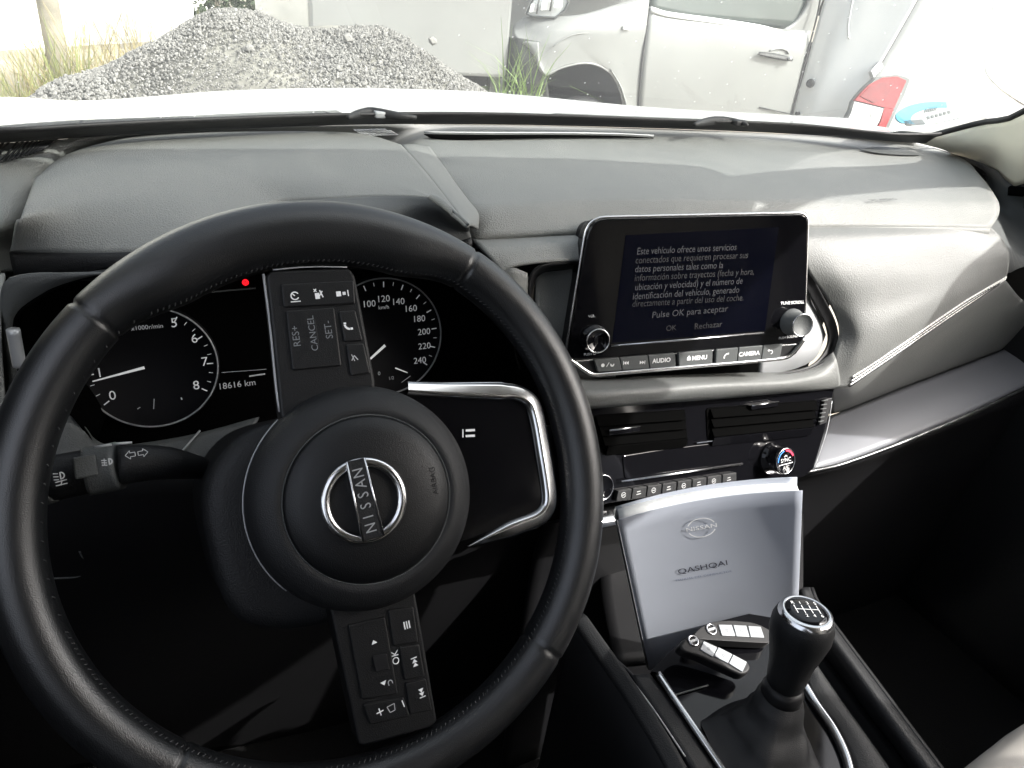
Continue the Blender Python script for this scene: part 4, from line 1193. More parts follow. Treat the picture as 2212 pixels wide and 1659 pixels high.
loft("console_edge", [rs3, [q + Vector((-.004, 0, -.006)) for q in rw1], rw1, rw2], M["dark"], con, nu=40, nv=14, solid=.003)
loft("console_side", [rw2, rw3], M["black"], con, nu=40, nv=4, solid=.004)
ls1 = [cz(u, v, .001) for u, v in [(1404, 1455), (1448, 1512), (1505, 1598), (1560, 1680), (1640, 1800)]]
ls2 = [cz(u, v, .003) for u, v in [(1366, 1458), (1410, 1525), (1468, 1612), (1520, 1700), (1590, 1800)]]
ls3 = [cz(u, v, .006) for u, v in [(1262, 1325), (1310, 1392), (1358, 1458), (1420, 1552), (1478, 1650), (1540, 1760)]]
ls4 = [q + Vector((-.014, 0, -.006)) for q in ls3]
ls5 = [q + Vector((-.020, 0, -.34)) for q in ls3]
loft("console_side", [ls1, ls2], M["dark"], con, nu=30, nv=5, solid=.004)
loft("console_edge", [ls2, [a.lerp(b, .5) - PN * .008 for a, b in zip(crm(ls2, 20), crm(ls3, 20))], ls3, ls4], M["dark"], con, nu=40, nv=14, solid=.003)
loft("console_side", [ls4, ls5], M["black"], con, nu=30, nv=4, solid=.004)
tube("console_seam", [cz(u, v, .004) for u, v in [(1340, 1436), (1410, 1530), (1480, 1634)]], .0007, M["silver"], con, n=20, seg=6)
# storage tray in front of the lever, where the book stands
trf = [[cz(u, v, -.12) for u, v in [(1330, 1440), (1500, 1420), (1735, 1380)]], [cz(u, v, -.12) for u, v in [(1300, 1280), (1500, 1270), (1735, 1240)]], [cz(u, v, -.12) for u, v in [(1295, 1160), (1500, 1140), (1735, 1110)]]]
loft("storage_tray", trf, M["black"], con, nu=20, nv=12, solid=.004)
# raised front of the plate, seam with the gaiter
tube("plate_seam", [cz(1452, 1503, .002), cz(1490, 1492, .002), cz(1530, 1480, .002)], .0008, M["grey"], con, n=12, seg=6)

# ------------------------------------------------------------------ gear lever
KC = Z(1722, 1360, -.435)
ktop = Z(1739, 1332, -.412)
kbot = Z(1697, 1476, -.478)
ax = (ktop - kbot).normalized()
ax = (ax * .45 + Vector((.02, .10, 1)).normalized() * .55).normalized()
gear = empty("gear_lever", "black gear lever with silver ring and shift pattern on its knob", "gear lever")
gfm = frame(ktop, ax, (1, -.45, 0))
KR = .0275
kn_ = lathe("knob", [(.0105, -.072), (.0145, -.068), (.0158, -.060), (.0172, -.045), (.0212, -.028), (.0238, -.016), (.0236, -.006), (.0218, .0), (.0200, .003), (0, .003)], M["hubring"], gear, m=gfm, seg=64)
lathe("silver_ring", [(.0212, .0005), (.0200, .0045), (.0170, .0062), (.0164, .0055), (0, .0052)], M["chrome"], kn_, seg=64)
cap = lathe("shift_pattern", [(.0163, .0050), (.0161, .0060), (.012, .0066), (0, .0069)], M["gloss"], gear, m=gfm, seg=48)
pr = R(16)
gpat = [bar(-.009, -.0045, -.009, .0045, .0006), bar(-.003, -.0045, -.003, .0045, .0006), bar(.003, -.0045, .003, .0045, .0006), bar(.009, -.0045, .009, .0045, .0006), bar(-.009, 0, .009, 0, .0006)]
gp = flat("symbol", gpat, .0073, M["ink"], cap)
for s_, x, y in [("R", -.009, .0072), ("1", -.003, .0072), ("3", .003, .0072), ("5", .009, .0072), ("2", -.003, -.0072), ("4", .003, -.0072), ("6", .009, -.0072)]:
    text(s_, (x, y, .0073), .0046, M["ink"], cap)
gfo = lambda r, h: [(r * math.cos(a), r * math.sin(a), h) for a in [math.tau * i / 40 for i in range(41)]]
collar = lathe("collar", [(.0135, -.086), (.0168, -.084), (.0168, -.076), (.0148, -.070), (.010, -.069)], M["black"], gear, m=gfm, seg=40)
# leather gaiter with folds, from the collar down to the console plate
gb_c = cz(1650, 1625, .001)
rowsg = []
top_c = gfm @ Vector((0, 0, -.080))
for j in range(11):
    f = j / 10
    row = []
    for i in range(49):
        a = math.tau * i / 48
        sq = 1 / max(abs(math.cos(a)), abs(math.sin(a)))
        rx = .017 * (1 - f) + (.034 + .008 * f) * f * (1 + (sq - 1) * .6 * f)
        ry = .017 * (1 - f) + (.036 + .008 * f) * f * (1 + (sq - 1) * .6 * f)
        k = 1 + .07 * math.sin(5 * a + 3 * f) * math.sin(math.pi * f) + .10 * math.sin(f * 17) * (1 - f) * .6
        c = top_c.lerp(gb_c, f ** .8)
        row.append(c + Vector((rx * k * math.cos(a), ry * k * math.sin(a), -.004 * math.sin(3 * a) * f * (1 - f) + .15 * ry * math.sin(a) * f)))
    rowsg.append(row)
loft("gaiter", rowsg, M["hubring"], gear, nu=64, nv=40, solid=0)

# ------------------------------------------------------------------ owner's manual standing in the tray
book = empty("owner_manual", "thick pale owner's manual standing on the console tray", "book")
BK = 1.02
bt_l, bt_r, bb_r, bb_l = [Vector(q) * BK for q in [(.3082, .3645, -.3891), (.4325, .2985, -.3372), (.5161, .2956, -.5702), (.3907, .3607, -.6125)]]
bn = (bt_r - bt_l).cross(bb_l - bt_l).normalized()
if bn.y < 0:
    bn = -bn                                      # away from the reader
def bp(s_, t_, d=0.0):
    q = bt_l.lerp(bt_r, s_).lerp(bb_l.lerp(bb_r, s_), t_)
    return q + bn * (d + .0075 * 4 * s_ * (1 - s_) * (1 - .6 * t_))
BT = .0150
def sheet(name, d, th, mat, s0=0.0, s1=1.0, t0=0.0, t1=1.0, nu=24, nv=14, par=None, edge=0.0):
    vs, fs = [], []
    for k in (0, 1):
        for j in range(nv):
            for i in range(nu):
                a, b = s0 + (s1 - s0) * i / (nu - 1), t0 + (t1 - t0) * j / (nv - 1)
                vs.append(bp(a, b, d + (th * (1 - edge * a) if k else 0)))
    n = nu * nv
    for j in range(nv - 1):
        for i in range(nu - 1):
            q = (j * nu + i, j * nu + i + 1, (j + 1) * nu + i + 1, (j + 1) * nu + i)
            fs.append(q)
            fs.append(tuple(n + x for x in reversed(q)))
    ring_ = [i for i in range(nu)] + [j * nu + nu - 1 for j in range(1, nv)] + [(nv - 1) * nu + i for i in range(nu - 2, -1, -1)] + [j * nu for j in range(nv - 2, 0, -1)]
    for a, b in zip(ring_, ring_[1:] + ring_[:1]):
        fs.append((a, n + a, n + b, b))
    return mesh(name, vs, fs, mat, par or book, True)
bevel(sheet("cover", 0, .0006, M["cover"]), .0002, 1)
sheet("page_block", .0008, BT - .0016, M["paper"], .01, .985, .008, .992, edge=.25)
sheet("cover", BT, .0006, M["cover"], 0.0, 1.0)
sp_rows = [[bp(0, t_, -.0002) for t_ in (0, .5, 1)], [bp(-.012, t_, BT * .3) for t_ in (0, .5, 1)], [bp(-.012, t_, BT * .7) for t_ in (0, .5, 1)], [bp(0, t_, BT + .0006) for t_ in (0, .5, 1)]]
loft("spine", sp_rows, M["spine"], book, nu=10, nv=10, solid=.0006)
def bframe(u, v):
    # where the sight line meets the curved cover
    best = None
    for i in range(60):
        for j in range(60):
            q = bp(i / 59, j / 59, 0)
            d_ = ray(u, v)
            e = (q - d_ * (q.dot(d_) / d_.dot(d_))).length
            if best is None or e < best[0]:
                best = (e, i / 59, j / 59)
    _, a, b = best
    ex_ = (bp(a + .05, b) - bp(a - .05, b)).normalized()
    ey_ = (bp(a, b - .05) - bp(a, b + .05)).normalized()
    n_ = ex_.cross(ey_)
    f_ = frame(bp(a, b) + n_ * .0005, n_, ex_)
    return f_
f1 = bframe(1516, 1135)
pc = lambda f_, u, v: loc(f_, u, v).to_2d()
lw1, lw2 = pc(f1, 1481, 1142), pc(f1, 1553, 1130)
la = math.atan2((lw2 - lw1).y, (lw2 - lw1).x)
ll = (lw2 - lw1).length
flat("emblem_print", [arc(0, 0, ll * .40, ll * .44, la + R(22), la + R(158), 24), arc(0, 0, ll * .40, ll * .44, la + R(202), la + R(338), 24)], .0006, M["inkgrey"], book, m=f1)
tx = text("NISSAN", (0, 0, .0006), ll * .25, M["inkgrey"], book, rot=la, m=f1, xs=1.12, bold=.00008)
f2 = bframe(1520, 1222)
a, b = pc(f2, 1468, 1232), pc(f2, 1573, 1212)
text("QASHQAI", (0, 0, .0006), (b - a).length * .235, M["inkdark"], book, rot=math.atan2((b - a).y, (b - a).x), m=f2, xs=1.0)
f3 = bframe(1521, 1243)
a, b = pc(f3, 1468, 1252), pc(f3, 1575, 1234)
text("MANUAL DEL CONDUCTOR", (0, 0, .0006), (b - a).length * .088, pbr("blue_grey_print", (.2, .24, .36), .5, var=.02), book, rot=math.atan2((b - a).y, (b - a).x), m=f3)

# ------------------------------------------------------------------ two key fobs propped against the book
def key(name_label, outline, buttons, eu, ev, er_, lift):
    o0 = cz(1545, 1450, lift)
    kfm = frame(o0, (.05, -.30, .95))
    k_ = empty("key_fob", name_label, "key fob", kfm, "key fobs lying by the gear lever")
    P = rounded([loc(kfm, u, v, .006).to_2d() for u, v in outline], .004, 3)
    bd = prism("body", P, -.006, .006, M["black"], k_, bev=.0028, seg=4)
    for q in buttons:
        b_ = prism("key_button", rounded([loc(kfm, u, v, .007).to_2d() for u, v in q], .0006), .005, .0072, M["keysilver"], k_, bev=.0004)
        c = sum([loc(kfm, u, v, .0074) for u, v in q], Vector((0, 0, 0))) / 4
        flat("symbol", [arc(c.x, c.y, .0010, .0013, 0, 6.2, 10)], .00735, M["grey"], b_)
    c = loc(kfm, eu, ev, .0068)
    rr = (loc(kfm, eu + er_, ev, .0068) - c).length
    e_ = tube("emblem", [(c.x + rr * math.cos(math.tau * i / 32), c.y + rr * math.sin(math.tau * i / 32), .0066) for i in range(32)], .0009, M["chrome"], k_, closed=True, seg=8)
    prism("emblem_bar", bar(c.x - rr * 1.1, c.y, c.x + rr * 1.1, c.y, rr * .45), .006, .0072, M["silver"], e_)
    return k_
cV = lambda x, y: (1451.6 + x * .1875, 1278.8 + y * .1875)
key("upper black key fob with three silver buttons, lying against the pale book",
    [cV(*q) for q in [(240, 500), (330, 405), (440, 352), (570, 328), (720, 328), (900, 345), (1010, 375), (1130, 440), (1170, 520), (1130, 590), (900, 580), (560, 560), (330, 545)]],
    [[cV(*p) for p in q] for q in [[(535, 375), (690, 378), (732, 507), (575, 500)], [(706, 379), (856, 386), (896, 516), (742, 509)], [(876, 389), (1022, 400), (1064, 526), (906, 517)]]], *cV(455, 428), 9.5, .011)
key("lower black key fob with three silver buttons, nearest the gear lever gaiter",
    [cV(*q) for q in [(85, 640), (110, 560), (190, 508), (270, 500), (345, 530), (640, 672), (885, 805), (915, 875), (880, 940), (800, 960), (560, 850), (300, 730), (150, 690)]],
    [[cV(*p) for p in q] for q in [[(368, 566), (522, 638), (470, 745), (325, 662)], [(536, 636), (697, 717), (645, 820), (485, 737)], [(707, 722), (864, 806), (812, 921), (655, 822)]]], *cV(248, 560), 9.5, .019)

# ================================================================== PASSENGER SEAT
seat = empty("passenger_seat", "beige cloth passenger seat, its front corner lit by the sun", "seat")
srow = []
P0 = [Z(u, v, -.60) for u, v in [(2058, 1680), (2078, 1650), (2108, 1615), (2160, 1575), (2212, 1537), (2330, 1480)]]
c0 = Vector((.90, -.1, -.58))
for f, dz in ((0, -.16), (0.0, -.05), (.02, -.015), (.08, .004), (.25, .018), (.5, .024), (.8, .022)):
    srow.append([q.lerp(c0, f) + Vector((0, 0, dz)) for q in P0])
loft("cushion", srow, M["seat"], seat, nu=40, nv=30, solid=.004)
bk = [[Vector((.57 + .0 * k, -.42 - .1 * k, -.60 + .2 * k)), Vector((.83, -.36 - .1 * k, -.60 + .2 * k)), Vector((1.08, -.42 - .1 * k, -.60 + .2 * k))] for k in range(5)]
loft("backrest", bk, M["seat"], seat, nu=16, nv=16, solid=.10)
# ================================================================== OUTSIDE
M["bumper"] = pbr("faded_bumper_plastic", (.045, .048, .046), .6, bump=("n", 200, .2), var=.12, vscale=6)
GZ = -1.25
gmat = pbr("dry_sandy_ground", (.30, .27, .22), .95, bump=('n', 30, .6), var=.25, vscale=3)
def structure(o):
    o["kind"] = "structure"
    return o
structure(mesh("ground", [(-80, -30, GZ), (80, -30, GZ), (80, 120, GZ), (-80, 120, GZ)], [(0, 1, 2, 3)], gmat, None, False))

# ------------------------------------------------------------------ gravel heap
rng = np.random.default_rng(3)
po = [(-60, 236), (0, 216), (60, 196), (150, 152), (230, 122), (330, 76), (400, 42), (450, 22), (500, 15), (560, 18), (620, 38), (680, 60), (740, 72), (775, 72), (800, 74), (870, 78), (920, 97), (960, 128), (1000, 160), (1060, 208), (1120, 262)]
ridge = [Y(u, v, 3.1 + .25 * math.sin(u / 190)) for u, v in po]
rx_ = np.array([q.x for q in ridge])
rz_ = np.array([q.z for q in ridge])
def heap(x, y):
    yr = 3.1 + .1 * math.sin(x * 2.3)
    t_ = np.interp(x, rx_, rz_) if rx_[0] < x < rx_[-1] else (rz_[0] - (rx_[0] - x) * .6 if x <= rx_[0] else rz_[-1] - (x - rx_[-1]) * .8)
    d = abs(y - yr)
    z = t_ - (math.sqrt(d * d + .02) - .141) * .72
    z += .018 * math.sin(x * 9 + y * 4) * math.sin(y * 7 - x * 3) + .010 * math.sin(x * 23 + 2) * math.sin(y * 19)
    return max(z, GZ - .02)
nx, ny = 120, 90
xs, ys = np.linspace(-1.2, 2.3, nx), np.linspace(1.7, 4.4, ny)
vs = [(x, y, heap(x, y) - .012) for y in ys for x in xs]
fs = [(j * nx + i, j * nx + i + 1, (j + 1) * nx + i + 1, (j + 1) * nx + i) for j in range(ny - 1) for i in range(nx - 1)]
gravel = pbr("grey_gravel", (.205, .20, .19), .9, var=.2, vscale=1.2, island=.35)
base_m = pbr("gravel_dust", (.185, .18, .16), .95, bump=('n', 60, .8), var=.3, vscale=4)
hp = mesh("gravel_heap", vs, fs, base_m, None)
tag(hp, "heap of grey crushed gravel beyond the bonnet", "gravel heap", None, "stuff")
bmi = bmesh.new()
bmesh.ops.create_icosphere(bmi, subdivisions=1, radius=1)
iv = np.array([v.co[:] for v in bmi.verts])
ifc = np.array([[v.index for v in f.verts] for f in bmi.faces])
bmi.free()
NSTONE = 76000
V_, F_ = [], []
k = 0
while k < NSTONE:
    x, y = rng.uniform(-1.0, 2.0), 3.15 - 1.25 * rng.random() ** 1.2
    z = heap(x, y)
    if z < GZ + .05:
        k += 1
        continue
    # sandy patch in the middle of the heap has fewer, smaller stones
    sand = math.exp(-((x - .30) / .22) ** 2 - ((z + .42) / .13) ** 2) + .8 * math.exp(-((x - .05) / .2) ** 2 - ((z + .55) / .1) ** 2)
    k += 1
    if rng.random() < .40 * sand:
        continue
    r = (.0038 + .0040 * rng.random() ** 2.2) * (1 - .35 * min(1, sand))
    if rng.random() < .012:
        r *= 1.7
    sc = rng.uniform(.55, 1.25, 3)
    q, _ = np.linalg.qr(rng.normal(size=(3, 3)))
    pv = (iv * (1 + rng.uniform(-.22, .22, (len(iv), 1))) * sc) @ q.T * r + (x, y, z + r * .1)
    F_.append(ifc + len(V_) * len(iv))
    V_.append(pv)
V_ = np.concatenate(V_)
F_ = np.concatenate(F_)
me = bpy.data.meshes.new("loose_gravel")
me.from_pydata(V_.tolist(), [], F_.tolist())
lg = link("loose_gravel", me, gravel, hp, False)
lg["kind"] = "stuff"
for u, v, r in [(566, 127, .03), (538, 104, .018), (752, 82, .022), (935, 88, .02)]:
    q = Y(u, v, 2.9)
    pv = (iv * (1 + rng.uniform(-.2, .2, (len(iv), 1))) * (1, .8, .8) * r) + np.array([q.x, q.y, q.z])
    mesh("stone", pv.tolist(), ifc.tolist(), gravel, hp, False)

# ------------------------------------------------------------------ plants
def blades(name, n, cx, cy, rx, ry, z0, h0, h1, lean, wd, mat, parent=None, droop=.3):
    vs, fs = [], []
    for i in range(n):
        a, r = rng.uniform(0, math.tau), math.sqrt(rng.random())
        x, y = cx + rx * r * math.cos(a), cy + ry * r * math.sin(a)
        h = rng.uniform(h0, h1)
        lx, ly = rng.normal(0, lean), rng.normal(0, lean)
        z = z0(x, y) if callable(z0) else z0
        b = len(vs)
        w_ = wd * rng.uniform(.6, 1.3)
        c_, s_ = math.cos(a), math.sin(a)
        for k in range(5):
            f = k / 4
            px_, py_ = x + lx * h * f * f, y + ly * h * f * f
            pz = z + h * (f - droop * f ** 3 * (lx * lx + ly * ly) * 2)
            q = w_ * (1 - f * .9)
            vs += [(px_ - q * c_, py_ - q * s_, pz), (px_ + q * c_, py_ + q * s_, pz)]
            if k:
                fs.append((b + 2 * k - 2, b + 2 * k - 1, b + 2 * k + 1, b + 2 * k))
    return mesh(name, vs, fs, mat, parent, False)
green = pbr("fresh_grass_blade", (.16, .24, .06), .6, var=.2, vscale=30, island=.4)
straw = pbr("dry_straw_blade", (.46, .39, .20), .7, var=.2, vscale=30, island=.4)
olive = pbr("olive_grass_blade", (.25, .28, .10), .7, var=.2, vscale=30, island=.4)
c = Y(1120, 230, 3.15)
gt = blades("grass_tuft", 90, c.x, c.y, .10, .10, c.z - .12, .22, .50, .35, .004, green)
tag(gt, "tuft of long green grass in front of the white van's bumper", "grass")
c = Y(60, 190, 4.6)
dg = blades("dry_grass", 1500, c.x - .15, 4.7, 1.0, .7, GZ, .45, .95, .22, .006, straw)
tag(dg, "tall dry straw grass at the foot of the wooden pole", "grass", None, "stuff")
dg2 = blades("dry_grass", 900, c.x - .35, 4.4, .55, .5, GZ, .35, .75, .3, .006, olive)
tag(dg2, "olive weeds in the dry grass left of the gravel heap", "grass", None, "stuff")
c = Y(146, 142, 4.6)
sh = blades("weed_tuft", 160, c.x, 4.55, .08, .08, GZ + .25, .25, .62, .3, .006, olive)
tag(sh, "bushy olive weed growing beside the wooden pole", "weed")

# wooden pole with a stay wire
wood = pbr("weathered_wood", (.33, .30, .24), .9, bump=('n', 60, .6), var=.25, vscale=9)
pole = empty("wooden_pole", "weathered wooden pole standing in the dry grass before the white wall", "pole")
pa, pb = Y(134, 175, 4.8), Y(98, -20, 4.8)
d = (pb - pa).normalized()
tube("shaft", [pa - d * 1.0, pa, pb, pb + d * 2.2], .052, wood, pole, n=20, seg=16)
tube("stay_wire", [Y(96, 150, 4.78), Y(116, -20, 4.80)], .006, wood, pole, seg=6)

# ------------------------------------------------------------------ rendered wall and dark creeper behind
render_m = pbr("white_rendered_wall", (.82, .82, .79), .9, bump=('n', 20, .3), var=.04, vscale=1.5)
wall = empty("garden_wall", "sunlit white rendered wall behind the gravel heap", "wall")
a, b = Vector((-9.0, 2.0, 0)), Vector((1.02, 12.0, 0))
dirw = (b - a).normalized()
nw = Vector((dirw.y, -dirw.x, 0))
vs = []
for p in (a, b):
    for dpt in (0, -.25):
        q = p + nw * dpt
        vs += [(q.x, q.y, GZ - .1), (q.x, q.y, 3.2)]
mesh("render", vs, [(0, 1, 5, 4), (2, 3, 7, 6), (1, 3, 7, 5), (0, 2, 6, 4), (0, 1, 3, 2), (4, 5, 7, 6)], render_m, wall, False)
cop = [(q.x, q.y, z) for p in (a - dirw * .02, b + dirw * .02) for q in (p + nw * .05, p - nw * .30) for z in (3.2, 3.28)]
mesh("coping", cop, [(0, 1, 5, 4), (2, 3, 7, 6), (1, 3, 7, 5), (0, 2, 6, 4), (0, 1, 3, 2), (4, 5, 7, 6)], render_m, wall, False)
leafm = pbr("dark_hedge_leaf", (.05, .075, .035), .6, var=.3, vscale=3, island=.5)
bush = empty("hedge", "dark leafy hedge between the white wall and the box trailer", "hedge")
vs, fs = [], []
for i in range(7000):
    x, y, z = rng.uniform(.6, 2.6), rng.uniform(9.0, 10.2), rng.uniform(GZ, .45)
    if rng.random() < .12 + .2 * math.sin(x * 7 + z * 5) ** 2:
        continue
    s_ = rng.uniform(.03, .065)
    e1, e2 = rng.normal(size=3), rng.normal(size=3)
    e1 /= np.linalg.norm(e1)
    e2 -= e1 * e2.dot(e1)
    e2 /= np.linalg.norm(e2)
    c = np.array([x, y, z])
    b = len(vs)
    vs += [tuple(c - e1 * s_), tuple(c - e2 * s_ * .5), tuple(c + e1 * s_), tuple(c + e2 * s_ * .5)]
    fs.append((b, b + 1, b + 2, b + 3))
lf = mesh("foliage", vs, fs, leafm, bush, False)
lf["kind"] = "stuff"
for i in range(5):
    x = .8 + i * .4
    tube("stem", [(x, 9.7, GZ), (x + .05, 9.6, 0), (x - .03, 9.6, .4)], .03, wood, bush, n=8, seg=8)

# ------------------------------------------------------------------ white box trailer behind the heap
vp = M["vanpaint"]
boxt = empty("box_trailer", "plain white box trailer standing behind the gravel heap", "trailer")
yb = 4.08
x0, x1, zb = Y(668, 50, yb).x, Y(1094, 175, yb).x, Y(1050, 167, yb).z
box("box_body", ((x0 + x1) / 2, yb + 1.0, (zb + 1.6) / 2), (x1 - x0, 2.0, 1.6 - zb), vp, boxt, bev=.02)
box("underframe", ((x0 + x1) / 2, yb + 1.0, zb - .07), (x1 - x0 - .1, 1.7, .13), M["rubber"], boxt)
for x in (x0 + .35, x1 - .4):
    wh = lathe("wheel", [(.10, -.1), (.22, -.1), (.30, -.09), (.31, 0), (.30, .09), (.22, .1), (.10, .1)], M["rubber"], boxt, m=frame((x, yb + .25, GZ + .31), (0, -1, 0)))
    lathe("hub", [(.12, .09), (.10, .12), (.03, .125), (0, .125)], M["silver"], wh, seg=24)
    box("axle_bracket", (x, yb + .5, GZ + .48), (.12, .5, .3), M["rubber"], boxt)

# ------------------------------------------------------------------ white van side-on
van = empty("white_van", "dusty white van parked side-on with a black bumper corner and driver's door", "van")
vy = 4.0
v3 = lambda u, v, d=0.0: Y(u, v, vy + d)
# body side as a sheet with wheel arch cut out, bulged in section
arc_uv = [(1178, 164), (1200, 152), (1225, 143), (1255, 137), (1280, 138), (1305, 148), (1325, 165), (1340, 190), (1350, 225), (1356, 262)]
side_t = [v3(u, v, d) for u, v, d in [(1100, -20, .35), (1160, -40, .10), (1260, -60, 0), (1390, -45, 0), (1420, -40, 0)]]
side_m = [v3(u, v, d) for u, v, d in [(1098, 60, .22), (1150, 55, .03), (1260, 60, -.05), (1340, 70, -.06), (1395, 70, -.06)]]
side_l = [v3(u, v, d) for u, v, d in [(1098, 80, .18), (1165, 98, .0), (1168, 128, -.03), (1178, 164, -.03), (1225, 141, -.05), (1262, 136, -.05), (1310, 150, -.05), (1342, 195, -.05), (1357, 262, -.05)]]
side_r = [v3(u, v, d) for u, v, d in [(1420, -40, 0), (1402, 20, -.03), (1395, 70, -.06), (1385, 150, -.06), (1376, 262, -.04)]]
# wing: from the bonnet line down to the bumper edge and the wheel arch
wing = [
    [v3(u, v, d) for u, v, d in [(1132, 36, .10), (1190, 36, .03), (1260, 30, -.02), (1330, 10, -.015), (1404, -10, -.01)]],
    [v3(u, v, d) for u, v, d in [(1108, 58, .12), (1180, 66, -.01), (1250, 66, -.055), (1325, 58, -.065), (1397, 52, -.062)]],
    [v3(u, v, d) for u, v, d in [(1120, 84, .04), (1190, 96, -.04), (1255, 100, -.058), (1325, 104, -.066), (1390, 110, -.064)]],
    [v3(u, v, d) for u, v, d in [(1164, 92, -.02), (1166, 130, -.04), (1180, 163, -.05), (1222, 143, -.055), (1262, 137, -.055), (1302, 146, -.055), (1330, 172, -.055), (1348, 215, -.055), (1357, 264, -.055), (1374, 264, -.05), (1385, 160, -.062)]],
]
loft("front_wing", wing, vp, van, nu=60, nv=26, solid=.02)
# pressed lip of the arch
tube("arch_lip", [v3(u, v, -.055) for u, v in arc_uv], .005, vp, van, n=30, seg=8)
tube("arch_crease", [v3(u, v, -.062) for u, v in [(1195, 100), (1230, 78), (1270, 72), (1320, 82), (1350, 105)]], .003, vp, van, n=24, seg=8)
# black bumper corner
bmp = [[v3(u, v, d) for u, v, d in [(1093, 80, .20), (1120, 82, .04), (1166, 90, -.02)]],
       [v3(u, v, d) for u, v, d in [(1091, 120, .19), (1118, 123, .02), (1163, 140, -.03)]],
       [v3(u, v, d) for u, v, d in [(1089, 165, .20), (1120, 170, .04), (1180, 166, -.03)]],
       [v3(u, v, d) for u, v, d in [(1088, 250, .25), (1120, 260, .1), (1190, 260, .05)]]]
loft("bumper", bmp, M["bumper"], van, nu=20, nv=24, solid=.02)
mesh("wheel_arch_liner", [tuple(v3(u, v, .06)) for u, v in [(1130, 150), (1262, 120), (1350, 150), (1380, 300), (1130, 300)]], [(0, 1, 2, 3, 4)], M["void"], van, False)
wc = v3(1262, 232, .02)
tyre = lathe("wheel", [(.16, -.1), (.24, -.1), (.30, -.08), (.315, 0), (.30, .08), (.24, .09), (.18, .08)], M["rubber"], van, m=frame((wc.x, wc.y + .04, GZ + .31), (0, -1, 0)))
lathe("rim", [(.19, .06), (.17, .075), (.06, .05), (.05, .07), (0, .07)], M["grey"], tyre, seg=40)
# headlight
hlq = [(1137, 30), (1150, 2), (1158, -12), (1226, -14), (1228, 6), (1220, 22), (1200, 38), (1150, 36)]
lens_m = pbr("headlamp_lens", (.45, .47, .48), .1, var=.15, vscale=12, coat=.6)
hlm = mesh("headlight", [tuple(v3(u, v, .06 - (u - 1137) * .0008)) for u, v in hlq], [tuple(range(8))], lens_m, van, False)
mod_solid(hlm, .05, 1)
tube("lamp_frame", [v3(u, v, .055 - (u - 1137) * .0008) for u, v in hlq], .006, M["grey"], hlm, closed=True, seg=8)
for u, v, s_ in [(1152, 18, 8), (1180, 10, 12), (1206, 6, 10)]:
    mesh("reflector", [tuple(v3(u + a_ * s_, v + b_ * s_ * 1.2, .035 - (u - 1137) * .0008)) for a_, b_ in [(-1, .8), (-.6, -1), (1, -1), (.8, .8)]], [(0, 1, 2, 3)], M["ink"], hlm, False)
for u, v in [(1163, 14), (1192, 8)]:
    tube("lamp_divider", [v3(u - 4, v + 16, .03 - (u - 1137) * .0008), v3(u + 2, v - 16, .03 - (u - 1137) * .0008)], .006, M["grey"], hlm, seg=6)
box("side_repeater", (0, 0, 0), (.05, .02, .025), M["ink"], van, m=Matrix.Translation(v3(1353, 60, -.075)), bev=.008)
# door with its window
dr = [[v3(u, v, d) for u, v, d in [(1406, 12, -.01), (1440, 30, -.02), (1540, 45, -.03), (1680, 62, -.03), (1752, 66, -.02)]],
      [v3(u, v, d) for u, v, d in [(1400, 50, -.05), (1500, 62, -.06), (1600, 78, -.07), (1680, 90, -.07), (1746, 98, -.06)]],
      [v3(u, v, d) for u, v, d in [(1389, 150, -.065), (1480, 155, -.075), (1600, 165, -.08), (1660, 172, -.08), (1728, 178, -.07)]],
      [v3(u, v, d) for u, v, d in [(1380, 262, -.045), (1480, 268, -.055), (1600, 272, -.06), (1650, 274, -.06), (1704, 276, -.05)]]]
door = loft("door", dr, vp, van, nu=40, nv=26, solid=.03)
loft("door_window", [[v3(u, v, .03) for u, v in [(1396, -40), (1500, -40), (1700, -40), (1770, -40)]], [v3(u, v, .0) for u, v in [(1404, 18), (1500, 42), (1690, 62), (1752, 68)]]],
     pbr("dark_window_glass", (.06, .075, .07), .06, var=.3, vscale=2), van, nu=20, nv=6, solid=.01)
pil_m = loft("window_pillar", [[v3(u, v, -.012) for u, v in [(1758, -40), (1748, 5), (1722, 45), (1690, 66)]], [v3(u, v, -.012) for u, v in [(1792, -40), (1775, 5), (1762, 40), (1752, 70)]]], vp, van, nu=20, nv=6, solid=.03)
loft("window_sill", [[v3(u, v, -.035) for u, v in [(1408, 14), (1440, 24), (1540, 38), (1640, 53), (1690, 66)]], [v3(u, v, -.045) for u, v in [(1408, 24), (1440, 34), (1540, 49), (1640, 64), (1694, 72)]]], M["white"], van, nu=30, nv=4, solid=.02)
tube("door_gap", [v3(1404, 18, -.035), v3(1397, 60, -.062), v3(1385, 150, -.068), v3(1376, 262, -.05)], .005, M["rubber"], van, n=30, seg=6)
tube("door_gap", [v3(1776, -30, -.04), v3(1766, 30, -.05), v3(1740, 130, -.075), v3(1722, 200, -.072), v3(1705, 268, -.06)], .006, M["rubber"], van, n=30, seg=6)
hd = loft("door_handle", [[v3(u, v, -.10) for u, v in [(1641, 112), (1665, 114), (1695, 120), (1714, 127)]], [v3(u, v, -.115) for u, v in [(1640, 117), (1662, 123), (1695, 128), (1713, 129)]], [v3(u, v, -.095) for u, v in [(1645, 121), (1665, 126), (1692, 131), (1710, 132)]]], M["rubber"], van, nu=20, nv=8, solid=.015)
lathe("handle_lock", [(.012, 0), (.012, .01), (0, .01)], M["silver"], hd, m=frame(v3(1706, 126, -.12), (0, -1, 0)), seg=16)
tube("handle_recess", [v3(1662, 110, -.078), v3(1680, 105, -.08), v3(1698, 108, -.08), v3(1704, 116, -.08)], .006, vp, van, n=14, seg=6)
